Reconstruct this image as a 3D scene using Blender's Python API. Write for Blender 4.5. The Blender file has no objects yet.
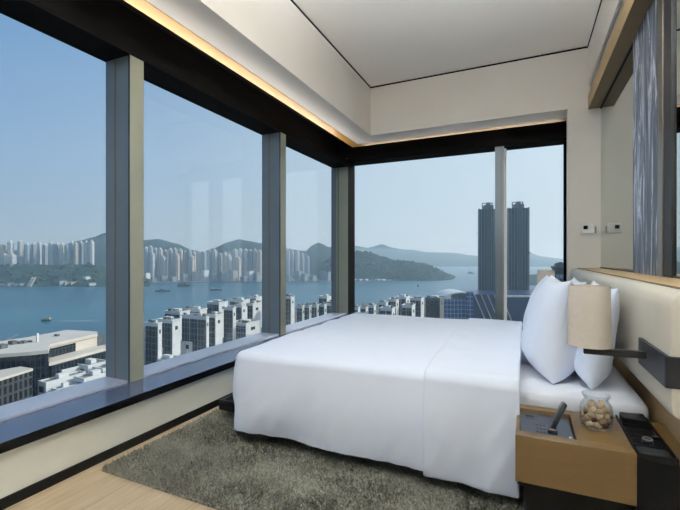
import bpy, bmesh, math, random
from mathutils import Vector, Matrix, noise
random.seed(7)
SC = bpy.context.scene
COL = SC.collection
PI = math.pi

# ------------------------------------------------------------------ camera model
F_PX = 403.0
HOR = 258.0
YAW = 24.66
CZ = 1.2
SN, CS = math.sin(math.radians(YAW)), math.cos(math.radians(YAW))
SEA = -58.8

def ray_pt(px, d):
    u = (px - 340.0) / F_PX * d
    return (u * CS - d * SN, u * SN + d * CS)

def at_z(px, py, z):
    """world point at height z that lies at that spot of the photograph"""
    d = F_PX * (CZ - z) / (py - HOR)
    x, y = ray_pt(px, d)
    return Vector((x, y, z))

def z_at(py, d):
    return CZ - (py - HOR) * d / F_PX

def x_at(px, y):
    k = (px - 340.0) / F_PX
    return y * (k * CS - SN) / (CS + k * SN)

def y_at(px, x):
    k = (px - 340.0) / F_PX
    return x * (CS + k * SN) / (k * CS - SN)

# ------------------------------------------------------------------ materials
def new_mat(name):
    m = bpy.data.materials.new(name)
    m.use_nodes = True
    nt = m.node_tree
    b = nt.nodes['Principled BSDF']
    return m, nt, b

def lin(c):
    def f(v):
        v /= 255.0
        return v / 12.92 if v <= 0.04045 else ((v + 0.055) / 1.055) ** 2.4
    return tuple(f(v) for v in c) + (1.0,)

def N(nt, t, **kw):
    n = nt.nodes.new(t)
    for k, v in kw.items():
        setattr(n, k, v)
    return n

def mat(name, rgb, rough=0.5, metal=0.0, var=0.0, scale=8.0, bump=0.0, bscale=None, spec=0.5, coords='Object', stretch=None):
    m, nt, b = new_mat(name)
    c = lin(rgb)
    b.inputs['Base Color'].default_value = c
    b.inputs['Roughness'].default_value = rough
    b.inputs['Metallic'].default_value = metal
    b.inputs['Specular IOR Level'].default_value = spec
    if var or bump:
        tc = N(nt, 'ShaderNodeTexCoord')
        src = tc.outputs[coords]
        if stretch:
            mp = N(nt, 'ShaderNodeMapping')
            mp.inputs['Scale'].default_value = stretch
            nt.links.new(src, mp.inputs[0])
            src = mp.outputs[0]
    if var:
        n = N(nt, 'ShaderNodeTexNoise')
        n.inputs['Scale'].default_value = scale
        n.inputs['Detail'].default_value = 5
        nt.links.new(src, n.inputs['Vector'])
        r = N(nt, 'ShaderNodeValToRGB')
        r.color_ramp.elements[0].position = 0.3
        r.color_ramp.elements[1].position = 0.7
        r.color_ramp.elements[0].color = tuple(max(0, v * (1 - var)) for v in c[:3]) + (1,)
        r.color_ramp.elements[1].color = tuple(min(1, v * (1 + var)) for v in c[:3]) + (1,)
        nt.links.new(n.outputs['Fac'], r.inputs[0])
        nt.links.new(r.outputs[0], b.inputs['Base Color'])
    if bump:
        n2 = N(nt, 'ShaderNodeTexNoise')
        n2.inputs['Scale'].default_value = bscale or scale
        n2.inputs['Detail'].default_value = 6
        nt.links.new(src, n2.inputs['Vector'])
        bp = N(nt, 'ShaderNodeBump')
        bp.inputs['Strength'].default_value = bump
        bp.inputs['Distance'].default_value = 0.01
        nt.links.new(n2.outputs['Fac'], bp.inputs['Height'])
        nt.links.new(bp.outputs[0], b.inputs['Normal'])
    return m

def facade(name, wall, glass, bw, bh, mortar, rough=0.35, offset=0.0, var=0.25, smooth=0.1):
    """wall grid with dark window openings, in metres through the UV map"""
    m, nt, b = new_mat(name)
    tc = N(nt, 'ShaderNodeTexCoord')
    br = N(nt, 'ShaderNodeTexBrick')
    br.offset = offset
    br.inputs['Scale'].default_value = 1.0
    br.inputs['Brick Width'].default_value = bw
    br.inputs['Row Height'].default_value = bh
    br.inputs['Mortar Size'].default_value = mortar
    br.inputs['Mortar Smooth'].default_value = smooth
    br.inputs['Bias'].default_value = 0.0
    g = lin(glass)
    br.inputs['Color1'].default_value = tuple(v * (1 - var) for v in g[:3]) + (1,)
    br.inputs['Color2'].default_value = tuple(min(1, v * (1 + var)) for v in g[:3]) + (1,)
    br.inputs['Mortar'].default_value = lin(wall)
    nt.links.new(tc.outputs['UV'], br.inputs['Vector'])
    nt.links.new(br.outputs['Color'], b.inputs['Base Color'])
    mr = N(nt, 'ShaderNodeMapRange')
    mr.inputs['To Min'].default_value = rough
    mr.inputs['To Max'].default_value = 0.8
    nt.links.new(br.outputs['Fac'], mr.inputs['Value'])
    nt.links.new(mr.outputs[0], b.inputs['Roughness'])
    return m

M = {}
M['wall'] = mat('painted_plaster', (222, 216, 208), 0.75, var=0.02, scale=2, bump=0.02, bscale=120)
M['ceil'] = mat('ceiling_paint', (244, 239, 231), 0.8, var=0.015, scale=1.5)
M['sillwall'] = mat('sill_wall_panel', (226, 225, 214), 0.6, var=0.02, scale=2)
M['black'] = mat('black_lacquer', (6, 6, 7), 0.5, var=0.1, scale=20, spec=0.12)
M['blackmetal'] = mat('black_metal', (19, 20, 23), 0.45, spec=0.25)
M['darkframe'] = mat('dark_window_frame', (7, 7, 8), 0.7, spec=0.06)
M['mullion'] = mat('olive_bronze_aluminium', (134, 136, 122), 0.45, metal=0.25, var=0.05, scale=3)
M['mullion_shade'] = mat('shaded_mullion_metal', (86, 98, 108), 0.4, metal=0.25)  # darker copy of the mullion metal, shade put into the colour
M['gasket'] = mat('bronze_gasket', (88, 80, 62), 0.45, metal=0.4)
M['sill'] = mat('dark_blue_stone_sill', (62, 72, 96), 0.2, var=0.08, scale=30, spec=0.8)
M['rail'] = mat('grey_bottom_rail', (186, 190, 202), 0.3, metal=0.3)
M['gold'] = mat('brass_trim', (186, 142, 74), 0.5, metal=0.25, var=0.05, scale=4)
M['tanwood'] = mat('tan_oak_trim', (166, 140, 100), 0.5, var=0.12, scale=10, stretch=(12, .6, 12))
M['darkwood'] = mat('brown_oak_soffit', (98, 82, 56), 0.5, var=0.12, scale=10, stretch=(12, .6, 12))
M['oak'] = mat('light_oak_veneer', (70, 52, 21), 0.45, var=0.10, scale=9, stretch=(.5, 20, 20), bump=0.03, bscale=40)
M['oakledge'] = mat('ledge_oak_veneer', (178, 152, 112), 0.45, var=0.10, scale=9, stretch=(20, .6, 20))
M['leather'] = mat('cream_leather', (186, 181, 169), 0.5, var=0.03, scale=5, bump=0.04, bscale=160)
M['piping'] = mat('brown_piping', (92, 76, 56), 0.6)
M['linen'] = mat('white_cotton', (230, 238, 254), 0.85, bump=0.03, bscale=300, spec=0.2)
M['sheet'] = mat('white_fitted_sheet', (226, 231, 242), 0.85, bump=0.05, bscale=30, spec=0.2)
M['shade'] = mat('cream_lamp_fabric', (176, 168, 158), 0.8, var=0.03, scale=60, bump=0.05, bscale=250)
M['steel'] = mat('brushed_steel', (170, 165, 155), 0.35, metal=0.9)
M['plastic'] = mat('white_plastic', (232, 230, 226), 0.4)
M['screen'] = mat('dark_display', (24, 26, 30), 0.15)
M['phone'] = mat('charcoal_plastic', (18, 20, 24), 0.35)
M['phonepanel'] = mat('slate_plastic', (34, 43, 54), 0.4)
M['key'] = mat('dark_key', (22, 24, 28), 0.4)
M['led'] = mat('pale_key', (210, 212, 214), 0.4)
M['leatherblack'] = mat('black_leather', (8, 8, 9), 0.55, bump=0.1, bscale=200, spec=0.06)
M['biscuit'] = mat('biscuit', (196, 172, 140), 0.8, var=0.25, scale=40, bump=0.3, bscale=120)
M['cranberry'] = mat('dark_fruit_piece', (110, 52, 46), 0.6, var=0.2, scale=40)
M['bronze'] = mat('bronze_strip', (118, 110, 102), 0.35, metal=0.8)
M['paleframe'] = mat('sunlit_white_frame', (225, 226, 222), 0.4)  # white also carries the sunlight painted on the back mullion flank

# oak floor planks
def floor_mat():
    m, nt, b = new_mat('oak_planks')
    tc = N(nt, 'ShaderNodeTexCoord')
    mp = N(nt, 'ShaderNodeMapping')
    mp.inputs['Rotation'].default_value = (0, 0, PI / 2)
    nt.links.new(tc.outputs['Object'], mp.inputs[0])
    br = N(nt, 'ShaderNodeTexBrick')
    br.offset = 0.37
    br.inputs['Scale'].default_value = 1
    br.inputs['Brick Width'].default_value = 1.9
    br.inputs['Row Height'].default_value = 0.16
    br.inputs['Mortar Size'].default_value = 0.0015
    br.inputs['Color1'].default_value = lin((156, 138, 114))
    br.inputs['Color2'].default_value = lin((172, 154, 128))
    br.inputs['Mortar'].default_value = lin((120, 90, 60))
    nt.links.new(mp.outputs[0], br.inputs['Vector'])
    mp2 = N(nt, 'ShaderNodeMapping')
    mp2.inputs['Scale'].default_value = (26, 1.2, 1)
    nt.links.new(tc.outputs['Object'], mp2.inputs[0])
    n = N(nt, 'ShaderNodeTexNoise')
    n.inputs['Scale'].default_value = 3
    n.inputs['Detail'].default_value = 6
    nt.links.new(mp2.outputs[0], n.inputs['Vector'])
    mx = N(nt, 'ShaderNodeMix', data_type='RGBA', blend_type='MULTIPLY')
    r = N(nt, 'ShaderNodeValToRGB')
    r.color_ramp.elements[0].color = (0.72, 0.70, 0.66, 1)
    r.color_ramp.elements[1].color = (1, 1, 1, 1)
    r.color_ramp.elements[0].position = .35
    r.color_ramp.elements[1].position = .65
    nt.links.new(n.outputs['Fac'], r.inputs[0])
    mx.inputs['Factor'].default_value = 0.8
    nt.links.new(br.outputs['Color'], mx.inputs[6])
    nt.links.new(r.outputs[0], mx.inputs[7])
    nt.links.new(mx.outputs[2], b.inputs['Base Color'])
    b.inputs['Roughness'].default_value = 0.42
    return m
M['floor'] = floor_mat()

def marble_mat():
    m, nt, b = new_mat('blue_grey_marble')
    tc = N(nt, 'ShaderNodeTexCoord')
    mp = N(nt, 'ShaderNodeMapping')
    mp.inputs['Scale'].default_value = (4, 6.5, .9)
    nt.links.new(tc.outputs['Object'], mp.inputs[0])
    n = N(nt, 'ShaderNodeTexNoise')
    n.inputs['Scale'].default_value = 1.3
    n.inputs['Detail'].default_value = 9
    n.inputs['Roughness'].default_value = 0.62
    n.inputs['Distortion'].default_value = 1.6
    nt.links.new(mp.outputs[0], n.inputs['Vector'])
    r = N(nt, 'ShaderNodeValToRGB')
    e = r.color_ramp.elements
    e[0].position = 0.34; e[0].color = lin((34, 38, 46))
    e[1].position = 0.47; e[1].color = lin((70, 78, 94))
    x = e.new(0.54); x.color = lin((110, 120, 138))
    x = e.new(0.59); x.color = lin((208, 213, 222))
    x = e.new(0.63); x.color = lin((130, 140, 158))
    x = e.new(0.72); x.color = lin((66, 73, 88))
    nt.links.new(n.outputs['Fac'], r.inputs[0])
    nt.links.new(r.outputs[0], b.inputs['Base Color'])
    b.inputs['Roughness'].default_value = 0.45
    return m
M['marble'] = marble_mat()

def glass_mat(name, tint, refl=0.08):
    m, nt, b = new_mat(name)
    nt.nodes.remove(b)
    out = nt.nodes['Material Output']
    t = N(nt, 'ShaderNodeBsdfTransparent')
    t.inputs[0].default_value = tint
    g = N(nt, 'ShaderNodeBsdfGlossy')
    g.inputs['Roughness'].default_value = 0.0
    fr = N(nt, 'ShaderNodeFresnel')
    fr.inputs['IOR'].default_value = 1.45
    ml = N(nt, 'ShaderNodeMath', operation='MULTIPLY')
    ml.inputs[1].default_value = refl
    nt.links.new(fr.outputs[0], ml.inputs[0])
    mx = N(nt, 'ShaderNodeMixShader')
    nt.links.new(ml.outputs[0], mx.inputs[0])
    nt.links.new(t.outputs[0], mx.inputs[1])
    nt.links.new(g.outputs[0], mx.inputs[2])
    nt.links.new(mx.outputs[0], out.inputs[0])
    return m
M['pane'] = glass_mat('window_glass', (0.955, 0.975, 0.98, 1), 0.06)

def jar_glass():
    m, nt, b = new_mat('jar_glass')
    nt.nodes.remove(b)
    out = nt.nodes['Material Output']
    t = N(nt, 'ShaderNodeBsdfTransparent')
    t.inputs[0].default_value = (0.93, 0.95, 0.95, 1)
    g = N(nt, 'ShaderNodeBsdfGlossy')
    g.inputs['Roughness'].default_value = 0.03
    fr = N(nt, 'ShaderNodeLayerWeight')
    pw = N(nt, 'ShaderNodeMath', operation='POWER')
    pw.inputs[1].default_value = 3.0
    nt.links.new(fr.outputs['Facing'], pw.inputs[0])
    ma = N(nt, 'ShaderNodeMath', operation='MULTIPLY_ADD')
    ma.inputs[1].default_value = 0.55
    ma.inputs[2].default_value = 0.04
    nt.links.new(pw.outputs[0], ma.inputs[0])
    mx = N(nt, 'ShaderNodeMixShader')
    nt.links.new(ma.outputs[0], mx.inputs[0])
    nt.links.new(t.outputs[0], mx.inputs[1])
    nt.links.new(g.outputs[0], mx.inputs[2])
    nt.links.new(mx.outputs[0], out.inputs[0])
    return m
M['jar'] = jar_glass()

def mirror_mat():
    m, nt, b = new_mat('tinted_mirror')
    b.inputs['Base Color'].default_value = (0.55, 0.60, 0.57, 1)
    b.inputs['Metallic'].default_value = 1.0
    b.inputs['Roughness'].default_value = 0.02
    return m
M['mirror'] = mirror_mat()

def rug_mat():
    m, nt, b = new_mat('sage_grey_shag')
    tc = N(nt, 'ShaderNodeTexCoord')
    n = N(nt, 'ShaderNodeTexNoise')
    n.inputs['Scale'].default_value = 5.5
    n.inputs['Detail'].default_value = 7
    n.inputs['Roughness'].default_value = .7
    nt.links.new(tc.outputs['Object'], n.inputs['Vector'])
    n2 = N(nt, 'ShaderNodeTexNoise')
    n2.inputs['Scale'].default_value = 90
    nt.links.new(tc.outputs['Object'], n2.inputs['Vector'])
    mth = N(nt, 'ShaderNodeMath', operation='MULTIPLY_ADD')
    mth.inputs[1].default_value = 0.55
    nt.links.new(n2.outputs['Fac'], mth.inputs[0])
    m3 = N(nt, 'ShaderNodeMath', operation='MULTIPLY')
    m3.inputs[1].default_value = 0.45
    nt.links.new(n.outputs['Fac'], m3.inputs[0])
    nt.links.new(m3.outputs[0], mth.inputs[2])
    r = N(nt, 'ShaderNodeValToRGB')
    e = r.color_ramp.elements
    e[0].position = .34; e[0].color = lin((46, 45, 39))
    e[1].position = .68; e[1].color = lin((142, 141, 129))
    nt.links.new(mth.outputs[0], r.inputs[0])
    nt.links.new(r.outputs[0], b.inputs['Base Color'])
    b.inputs['Roughness'].default_value = 0.95
    b.inputs['Specular IOR Level'].default_value = 0.1
    return m
M['rug'] = rug_mat()

def sea_mat():
    m, nt, b = new_mat('harbour_water')
    b.inputs['Base Color'].default_value = lin((30, 104, 124))
    b.inputs['Roughness'].default_value = 0.28
    b.inputs['IOR'].default_value = 1.33
    tc = N(nt, 'ShaderNodeTexCoord')
    n = N(nt, 'ShaderNodeTexNoise')
    n.inputs['Scale'].default_value = 0.12
    n.inputs['Detail'].default_value = 8
    nt.links.new(tc.outputs['Object'], n.inputs['Vector'])
    bp = N(nt, 'ShaderNodeBump')
    bp.inputs['Strength'].default_value = 0.5
    bp.inputs['Distance'].default_value = 1.2
    nt.links.new(n.outputs['Fac'], bp.inputs['Height'])
    nt.links.new(bp.outputs[0], b.inputs['Normal'])
    n3 = N(nt, 'ShaderNodeTexNoise')
    n3.inputs['Scale'].default_value = 0.006
    n3.inputs['Detail'].default_value = 4
    nt.links.new(tc.outputs['Object'], n3.inputs['Vector'])
    r = N(nt, 'ShaderNodeValToRGB')
    r.color_ramp.elements[0].color = lin((18, 84, 104)); r.color_ramp.elements[0].position = .35
    r.color_ramp.elements[1].color = lin((28, 102, 120)); r.color_ramp.elements[1].position = .65
    nt.links.new(n3.outputs['Fac'], r.inputs[0])
    nt.links.new(r.outputs[0], b.inputs['Base Color'])
    return m
M['sea'] = sea_mat()
M['hillgreen'] = mat('forest_slope', (30, 50, 42), 0.9, var=0.7, scale=0.045, bump=0.0, spec=0.1)
M['shoregreen'] = mat('shore_scrub', (46, 64, 48), 0.9, var=0.75, scale=0.05, spec=0.1)
M['quay'] = mat('quay_concrete', (120, 122, 120), 0.9, var=0.2, scale=0.05)
M['street'] = mat('city_ground', (96, 98, 96), 0.9, var=0.25, scale=0.05)
M['concrete'] = mat('pale_concrete', (200, 192, 178), 0.8, var=0.06, scale=0.1)
M['white'] = mat('white_render', (206, 209, 207), 0.7, var=0.10, scale=0.25)
M['greyroof'] = mat('grey_roof', (128, 130, 122), 0.9, var=0.15, scale=0.2)
M['plant'] = mat('roof_machinery', (96, 100, 100), 0.7, var=0.2, scale=0.5)
M['towerglass'] = facade('dark_tower_facade', (24, 34, 44), (8, 14, 22), 2.4, 3.1, 0.35, 0.3)
M['towerrib'] = mat('tower_rib', (92, 106, 120), 0.5)
M['towerfin'] = mat('tower_fin', (52, 64, 76), 0.5)
M['resi0'] = facade('cream_tower_facade', (196, 194, 184), (92, 104, 112), 3.2, 3.0, 0.85)
M['resi1'] = facade('white_tower_facade', (204, 206, 204), (100, 112, 120), 3.6, 3.0, 0.8)
M['resi2'] = facade('grey_tower_facade', (158, 168, 175), (80, 96, 110), 2.8, 3.0, 0.7)
M['resi3'] = facade('beige_tower_facade', (190, 180, 166), (94, 100, 104), 3.4, 3.0, 0.9)
M['apt'] = facade('apartment_window_bays', (104, 112, 116), (20, 28, 34), 2.3, 3.1, 0.26, 0.3)
M['aptlow'] = facade('teal_window_bays', (120, 134, 138), (28, 48, 58), 2.0, 3.0, 0.3, 0.15)
M['curtain'] = facade('dark_curtain_wall', (54, 66, 72), (16, 24, 32), 1.6, 4.0, 0.12, 0.12)
M['office'] = facade('dark_office_facade', (58, 62, 64), (22, 27, 32), 1.8, 3.4, 0.4, 0.2)
M['blueglass'] = facade('blue_glass_facade', (140, 156, 182), (52, 74, 118), 3.0, 3.5, 0.3, 0.15)
M['deepblue'] = mat('deep_blue_glass', (30, 46, 88), 0.3, var=0.1, scale=0.2)
M['midrise'] = facade('waterfront_block', (150, 156, 158), (84, 94, 102), 3.5, 3.2, 0.9)
M['hull'] = mat('ship_hull', (46, 48, 52), 0.6)
M['hullgreen'] = mat('ferry_hull', (44, 74, 66), 0.6)
M['ferrytop'] = mat('ferry_upper_deck', (196, 184, 130), 0.6)
M['foam'] = mat('wake_foam', (190, 206, 212), 0.8)

# ------------------------------------------------------------------ mesh builder
class MB:
    def __init__(self):
        self.v = []; self.f = []; self.uv = []; self.mi = []
    def quadset(self, verts, faces, mi=0, tf=None):
        base = len(self.v)
        vv = [Vector(p) for p in verts]
        for f in faces:
            p = [vv[i] for i in f]
            n = (p[1] - p[0]).cross(p[2] - p[1])
            ax, ay, az = abs(n.x), abs(n.y), abs(n.z)
            if az >= ax and az >= ay:
                self.uv.append([(q.x, q.y) for q in p])
            elif ax >= ay:
                self.uv.append([(q.y, q.z) for q in p])
            else:
                self.uv.append([(q.x, q.z) for q in p])
            self.f.append([base + i for i in f]); self.mi.append(mi)
        self.v += [tf @ p if tf else p for p in vv]
        return self
    def box(self, x0, x1, y0, y1, z0, z1, mi=0, tf=None):
        v = [(x0, y0, z0), (x1, y0, z0), (x1, y1, z0), (x0, y1, z0), (x0, y0, z1), (x1, y0, z1), (x1, y1, z1), (x0, y1, z1)]
        f = [(0, 3, 2, 1), (4, 5, 6, 7), (0, 1, 5, 4), (1, 2, 6, 5), (2, 3, 7, 6), (3, 0, 4, 7)]
        return self.quadset(v, f, mi, tf)
    def prism(self, poly, z0, z1, mi=0, tf=None):
        n = len(poly)
        v = [(p[0], p[1], z0) for p in poly] + [(p[0], p[1], z1) for p in poly]
        f = [tuple(reversed(range(n))), tuple(range(n, 2 * n))]
        f += [(i, (i + 1) % n, n + (i + 1) % n, n + i) for i in range(n)]
        return self.quadset(v, f, mi, tf)
    def lathe(self, prof, n=32, c=(0, 0, 0), mi=0, tf=None, closed=False):
        v = []; f = []
        for r, z in prof:
            for k in range(n):
                a = 2 * PI * k / n
                v.append((c[0] + r * math.cos(a), c[1] + r * math.sin(a), c[2] + z))
        m = len(prof)
        for i in range(m - 1 + (1 if closed else 0)):
            j = (i + 1) % m
            for k in range(n):
                l = (k + 1) % n
                f.append((i * n + k, i * n + l, j * n + l, j * n + k))
        if not closed:
            if prof[0][0] > 1e-6: f.append(tuple(reversed(range(n))))
            if prof[-1][0] > 1e-6: f.append(tuple(range((m - 1) * n, m * n)))
        return self.quadset(v, f, mi, tf)
    def cyl(self, p0, p1, r, n=16, mi=0, r1=None):
        p0 = Vector(p0); p1 = Vector(p1)
        q = Vector((0, 0, 1)).rotation_difference((p1 - p0).normalized()).to_matrix().to_4x4()
        tf = Matrix.Translation(p0) @ q
        return self.lathe([(r, 0), (r if r1 is None else r1, (p1 - p0).length)], n, mi=mi, tf=tf)
    def build(self, name, mats, parent=None, smooth=False, bevel=0.0, local=False, seg=2, weld=False, autosm=40):
        if not isinstance(mats, (list, tuple)):
            mats = [mats]
        off = Vector((0, 0, 0))
        if parent is not None and not local:
            p = parent
            while p is not None:
                off += Vector(p.location); p = p.parent
        me = bpy.data.meshes.new(name)
        me.from_pydata([tuple(p - off) for p in self.v], [], self.f)
        ul = me.uv_layers.new(name='UVMap')
        k = 0
        for face in self.uv:
            for c in face:
                ul.data[k].uv = c; k += 1
        for m in mats:
            me.materials.append(m)
        me.polygons.foreach_set('material_index', self.mi)
        bm = bmesh.new(); bm.from_mesh(me)
        if weld:
            bmesh.ops.remove_doubles(bm, verts=bm.verts, dist=1e-4)
        bmesh.ops.recalc_face_normals(bm, faces=bm.faces)
        bm.to_mesh(me); bm.free()
        o = bpy.data.objects.new(name, me)
        COL.objects.link(o)
        if parent is not None:
            o.parent = parent
        if bevel:
            b = o.modifiers.new('bevel', 'BEVEL'); b.width = bevel; b.segments = seg; b.limit_method = 'ANGLE'
        if smooth or bevel:
            me.polygons.foreach_set('use_smooth', [True] * len(me.polygons))
            try:
                me.set_sharp_from_angle(angle=math.radians(autosm))
            except Exception:
                pass
        return o

def thing(name, label, cat, loc=(0, 0, 0), rotz=0.0, group=None):
    o = bpy.data.objects.new(name, None)
    COL.objects.link(o)
    o.empty_display_size = 0.1
    o.location = loc; o.rotation_euler = (0, 0, rotz)
    o['label'] = label; o['category'] = cat
    if group: o['group'] = group
    return o

def tag(o, label, cat, group=None, kind=None):
    o['label'] = label; o['category'] = cat
    if group: o['group'] = group
    if kind: o['kind'] = kind
    return o

def struct(o, label=None, cat=None):
    o['kind'] = 'structure'
    if label: o['label'] = label
    if cat: o['category'] = cat
    return o

def dup(root, loc, rotz=None, scale=None, label=None, group=None):
    r = root.copy(); COL.objects.link(r); r.location = loc
    if rotz is not None: r.rotation_euler = (0, 0, rotz)
    if scale: r.scale = scale
    if label: r['label'] = label
    if group: r['group'] = group
    for ch in list(root.children):
        c = ch.copy(); COL.objects.link(c); c.parent = r
        for g in list(ch.children):
            d = g.copy(); COL.objects.link(d); d.parent = c
    return r

# ------------------------------------------------------------------ room dimensions
XG, YG = -2.766, 6.0          # outer glass planes
ZHB = 2.68
XW = -2.273                   # low wall under the sill
XM, YM = -2.504, 5.74         # room faces of the mullions
ZS, ZSB = 0.33, 0.278         # sill top / bottom
ZH = 2.62                    # window head
ZF = 2.87                     # soffit
ZC = 3.53                     # ceiling
FX, FY = -1.915, 5.17         # fascia planes
XB, XR = 0.63, 0.75           # beam face / mirror plane
YR = -2.6                     # rear wall
JX = 0.434                    # jamb of the back window

struct(MB().box(XG - .1, XR + .3, YR - .2, YG + .1, -.25, 0).build('floor', M['floor']), 'light oak plank floor', 'floor')
c = MB().box(FX - .0, XB + .0, YR - .1, FY + .0, ZC, ZC + .25)
struct(c.build('ceiling', M['ceil']), 'pale painted raised ceiling', 'ceiling')

# soffits round the raised ceiling: their undersides are the bright band over the windows
GXI, GXO = -2.235, -2.36
GYI, GYO = 5.49, 5.60
w = MB()
w.box(GXI, FX, YR - .1, GYI, ZF, ZC + .25)
w.box(FX, JX, FY, GYI, ZF, ZC + .25)
w.box(JX, .50, FY + .12, GYI, ZF, ZC + .25)
struct(w.build('trim_1', M['wall']), 'white dropped soffit running round above the windows', 'soffit')
w = MB()
w.box(GXO, GXI, YR - .1, GYO, ZF - .002, ZF + .10)
w.box(GXI, .50, GYI, GYO, ZF - .002, ZF + .10)
struct(w.build('trim_2', M['gold']), 'brass coloured edge strip of the blind pocket', 'trim')
# dark blind pocket above the glass
w = MB()
w.box(XG - .05, GXO + .3, YR - .1, YG + .05, 3.10, 3.2)
w.box(GXO + .3, .5, GYO - .3, YG + .05, 3.10, 3.2)
w.box(XG - .05, XG + .02, YR - .1, YG + .05, 2.70, 3.1)
w.box(XG, .5, YG - .02, YG + .05, 2.76, 3.1)
w.box(GXO, GXO + .01, YR - .1, GYO, ZF + .1, 3.1)
w.box(GXO, .5, GYO - .01, GYO, ZF + .1, 3.1)
struct(w.build('trim_3', M['darkframe']), 'dark blind pocket above the window heads', 'trim')
# solid black strip painted in for the shade of the ceiling gap
w = MB()
w.box(FX - .002, FX + .008, YR, FY, ZC - .016, ZC + .001)
w.box(FX, XB, FY - .008, FY + .002, ZC - .016, ZC + .001)
w.box(XB - .008, XB + .002, YR, FY, ZC - .016, ZC + .001)
struct(w.build('trim_4', M['black']), 'thin black strip standing in for the shadow gap round the ceiling', 'trim')

# wall under the left window, its baseboard and the dark sill
struct(MB().box(XG - .1, XW, YR, YG + .1, 0.0, ZSB).build('wall_left', M['sillwall']), 'low cream wall under the left windows', 'wall')
struct(MB().box(XW - .01, XW + .012, YR, YG - .1, 0.0, 0.052).build('baseboard_left', M['black']), 'black baseboard under the left windows', 'baseboard')
w = MB()
w.box(XG + .02, XW + .033, YR, YG, ZSB, ZS)
struct(w.build('trim_5', [M['sill'], M['black']], bevel=.003), 'dark polished window sill along the left windows', 'sill')
o = bpy.data.objects['trim_5']
for p in o.data.polygons:
    if p.normal.x > .9: p.material_index = 1
struct(MB().box(XW, XR, 5.62, YG + .1, 0.0, ZSB).build('wall_back', M['sillwall']), 'low wall under the back window', 'wall')
struct(MB().box(XW, .498, 5.55, YG - .22, ZSB, ZS - .02).build('trim_6', M['sill'], bevel=.003), 'dark polished sill along the back windows', 'sill')
# solid wall right of the back window
w = MB().box(JX, XR + .3, FY, FY + .12, 0, ZC + .2).box(.50, XR + .3, FY + .12, YG + .1, 0, ZC + .2)
o = struct(w.build('wall_corner', M['wall']), 'plain pale wall right of the back window', 'wall')
# dark window jamb lining
struct(MB().box(JX + .0, .5, FY + .12, FY + .13, ZS, 2.87).build('trim_7', M['darkframe']), 'dark lining of the back window jamb', 'trim')
# right wall and rear wall
struct(MB().box(XR + .012, XR + .3, YR - .2, FY, 0, ZC + .2).build('wall_right', M['wall']), 'wall behind the headboard', 'wall')
struct(MB().box(XG - .1, XR + .3, YR - .2, YR, 0, ZC + .2).build('wall_rear', M['wall']), 'wall behind the viewer', 'wall')

# ------------------------------------------------------------------ windows
def mullion_left(y0, parent, name='mullion'):
    y1 = y0 + .112
    o = MB().box(XG + .005, XM, y0, y1, ZS, ZH).build(name, [M['mullion'], M['mullion_shade']], parent, bevel=.003)
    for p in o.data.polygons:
        if abs(p.normal.y) > .9: p.material_index = 1  # side faces take the shaded copy
    MB().box(XG + .10, XG + .118, y0 - .002, y0 + .004, ZS, ZH).build('gasket', M['gasket'], o)
    MB().box(XM - .014, XM - .004, y0 - .003, y0 + .003, ZS, ZH).build('black_joint', M['black'], o)
    return o

def left_window(n, y0, y1, label, mull):
    w = thing('window_%d' % n, label, 'window', (XG, y0, ZS))
    w['kind'] = 'structure'
    MB().box(XG - .012, XG, y0, y1, ZS, ZH + .2).build('glass', M['pane'], w)
    MB().box(XG, -2.53, y0, y1, ZS - .01, ZS + .012).build('bottom_rail', M['rail'], w, bevel=.002)
    MB().box(XG, -2.50, y0, y1 + (.112 if mull is not None else 0), ZH, 2.70).box(-2.515, -2.50, y0, y1 + (.112 if mull is not None else 0), 2.70, 2.735).build('head_frame', M['darkframe'], w)
    if mull is not None:
        mullion_left(mull, w)
    return w
left_window(1, .152, 1.944, 'nearest left window pane, wide, looking over the harbour and shopping centre roof', 1.944)
left_window(2, 2.056, 3.850, 'middle left window pane looking over the apartment blocks', 3.850)
left_window(3, 3.962, 5.756, 'narrowest-looking left window pane next to the corner post', None)
left_window(4, -1.866, .04, 'left window pane behind the viewer', .04)
# corner post
cp = MB().box(XG - .03, XM, 5.756, YG + .03, ZS - .05, 2.76).build('trim_8', [M['mullion'], M['mullion_shade'], M['darkframe']], bevel=.003)
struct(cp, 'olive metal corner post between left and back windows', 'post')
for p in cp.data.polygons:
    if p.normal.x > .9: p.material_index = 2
MB().box(XG - .02, XG + .06, 5.748, 5.757, ZS, ZH).build('edge_strip', M['mullion_shade'], cp)
MB().box(XG + .085, XG + .10, 5.75, 5.757, ZS, ZH).build('gasket', M['gasket'], cp)

def back_window(n, x0, x1, label, mull):
    w = thing('window_%d' % n, label, 'window', (x0, YG, ZS))
    w['kind'] = 'structure'
    MB().box(x0, x1, YG, YG + .012, ZS, ZH + .2).build('glass', M['pane'], w)
    MB().box(x0, x1, YG - .22, YG, ZS - .04, ZS - .015).build('bottom_rail', M['rail'], w, bevel=.002)
    MB().box(x0, x1 + (.11 if mull is not None else 0), 5.735, YG, ZHB, 2.76).box(x0, x1 + (.11 if mull is not None else 0), 5.735, 5.75, 2.76, 2.79).build('head_frame', M['darkframe'], w)
    if mull is not None:
        m = MB().box(mull, mull + .11, YM, YG - .003, ZS, ZHB).build('mullion', [M['mullion'], M['paleframe'], M['mullion_shade']], w, bevel=.003)
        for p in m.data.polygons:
            if p.normal.x > .9: p.material_index = 1  # sunlight on this flank is painted in as white
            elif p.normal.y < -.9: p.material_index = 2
        MB().box(mull + .07, mull + .078, YM - .002, YM + .003, ZS, ZHB).build('gasket', M['gasket'], m)
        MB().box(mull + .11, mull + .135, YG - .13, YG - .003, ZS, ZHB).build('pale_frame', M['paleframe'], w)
    return w
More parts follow.
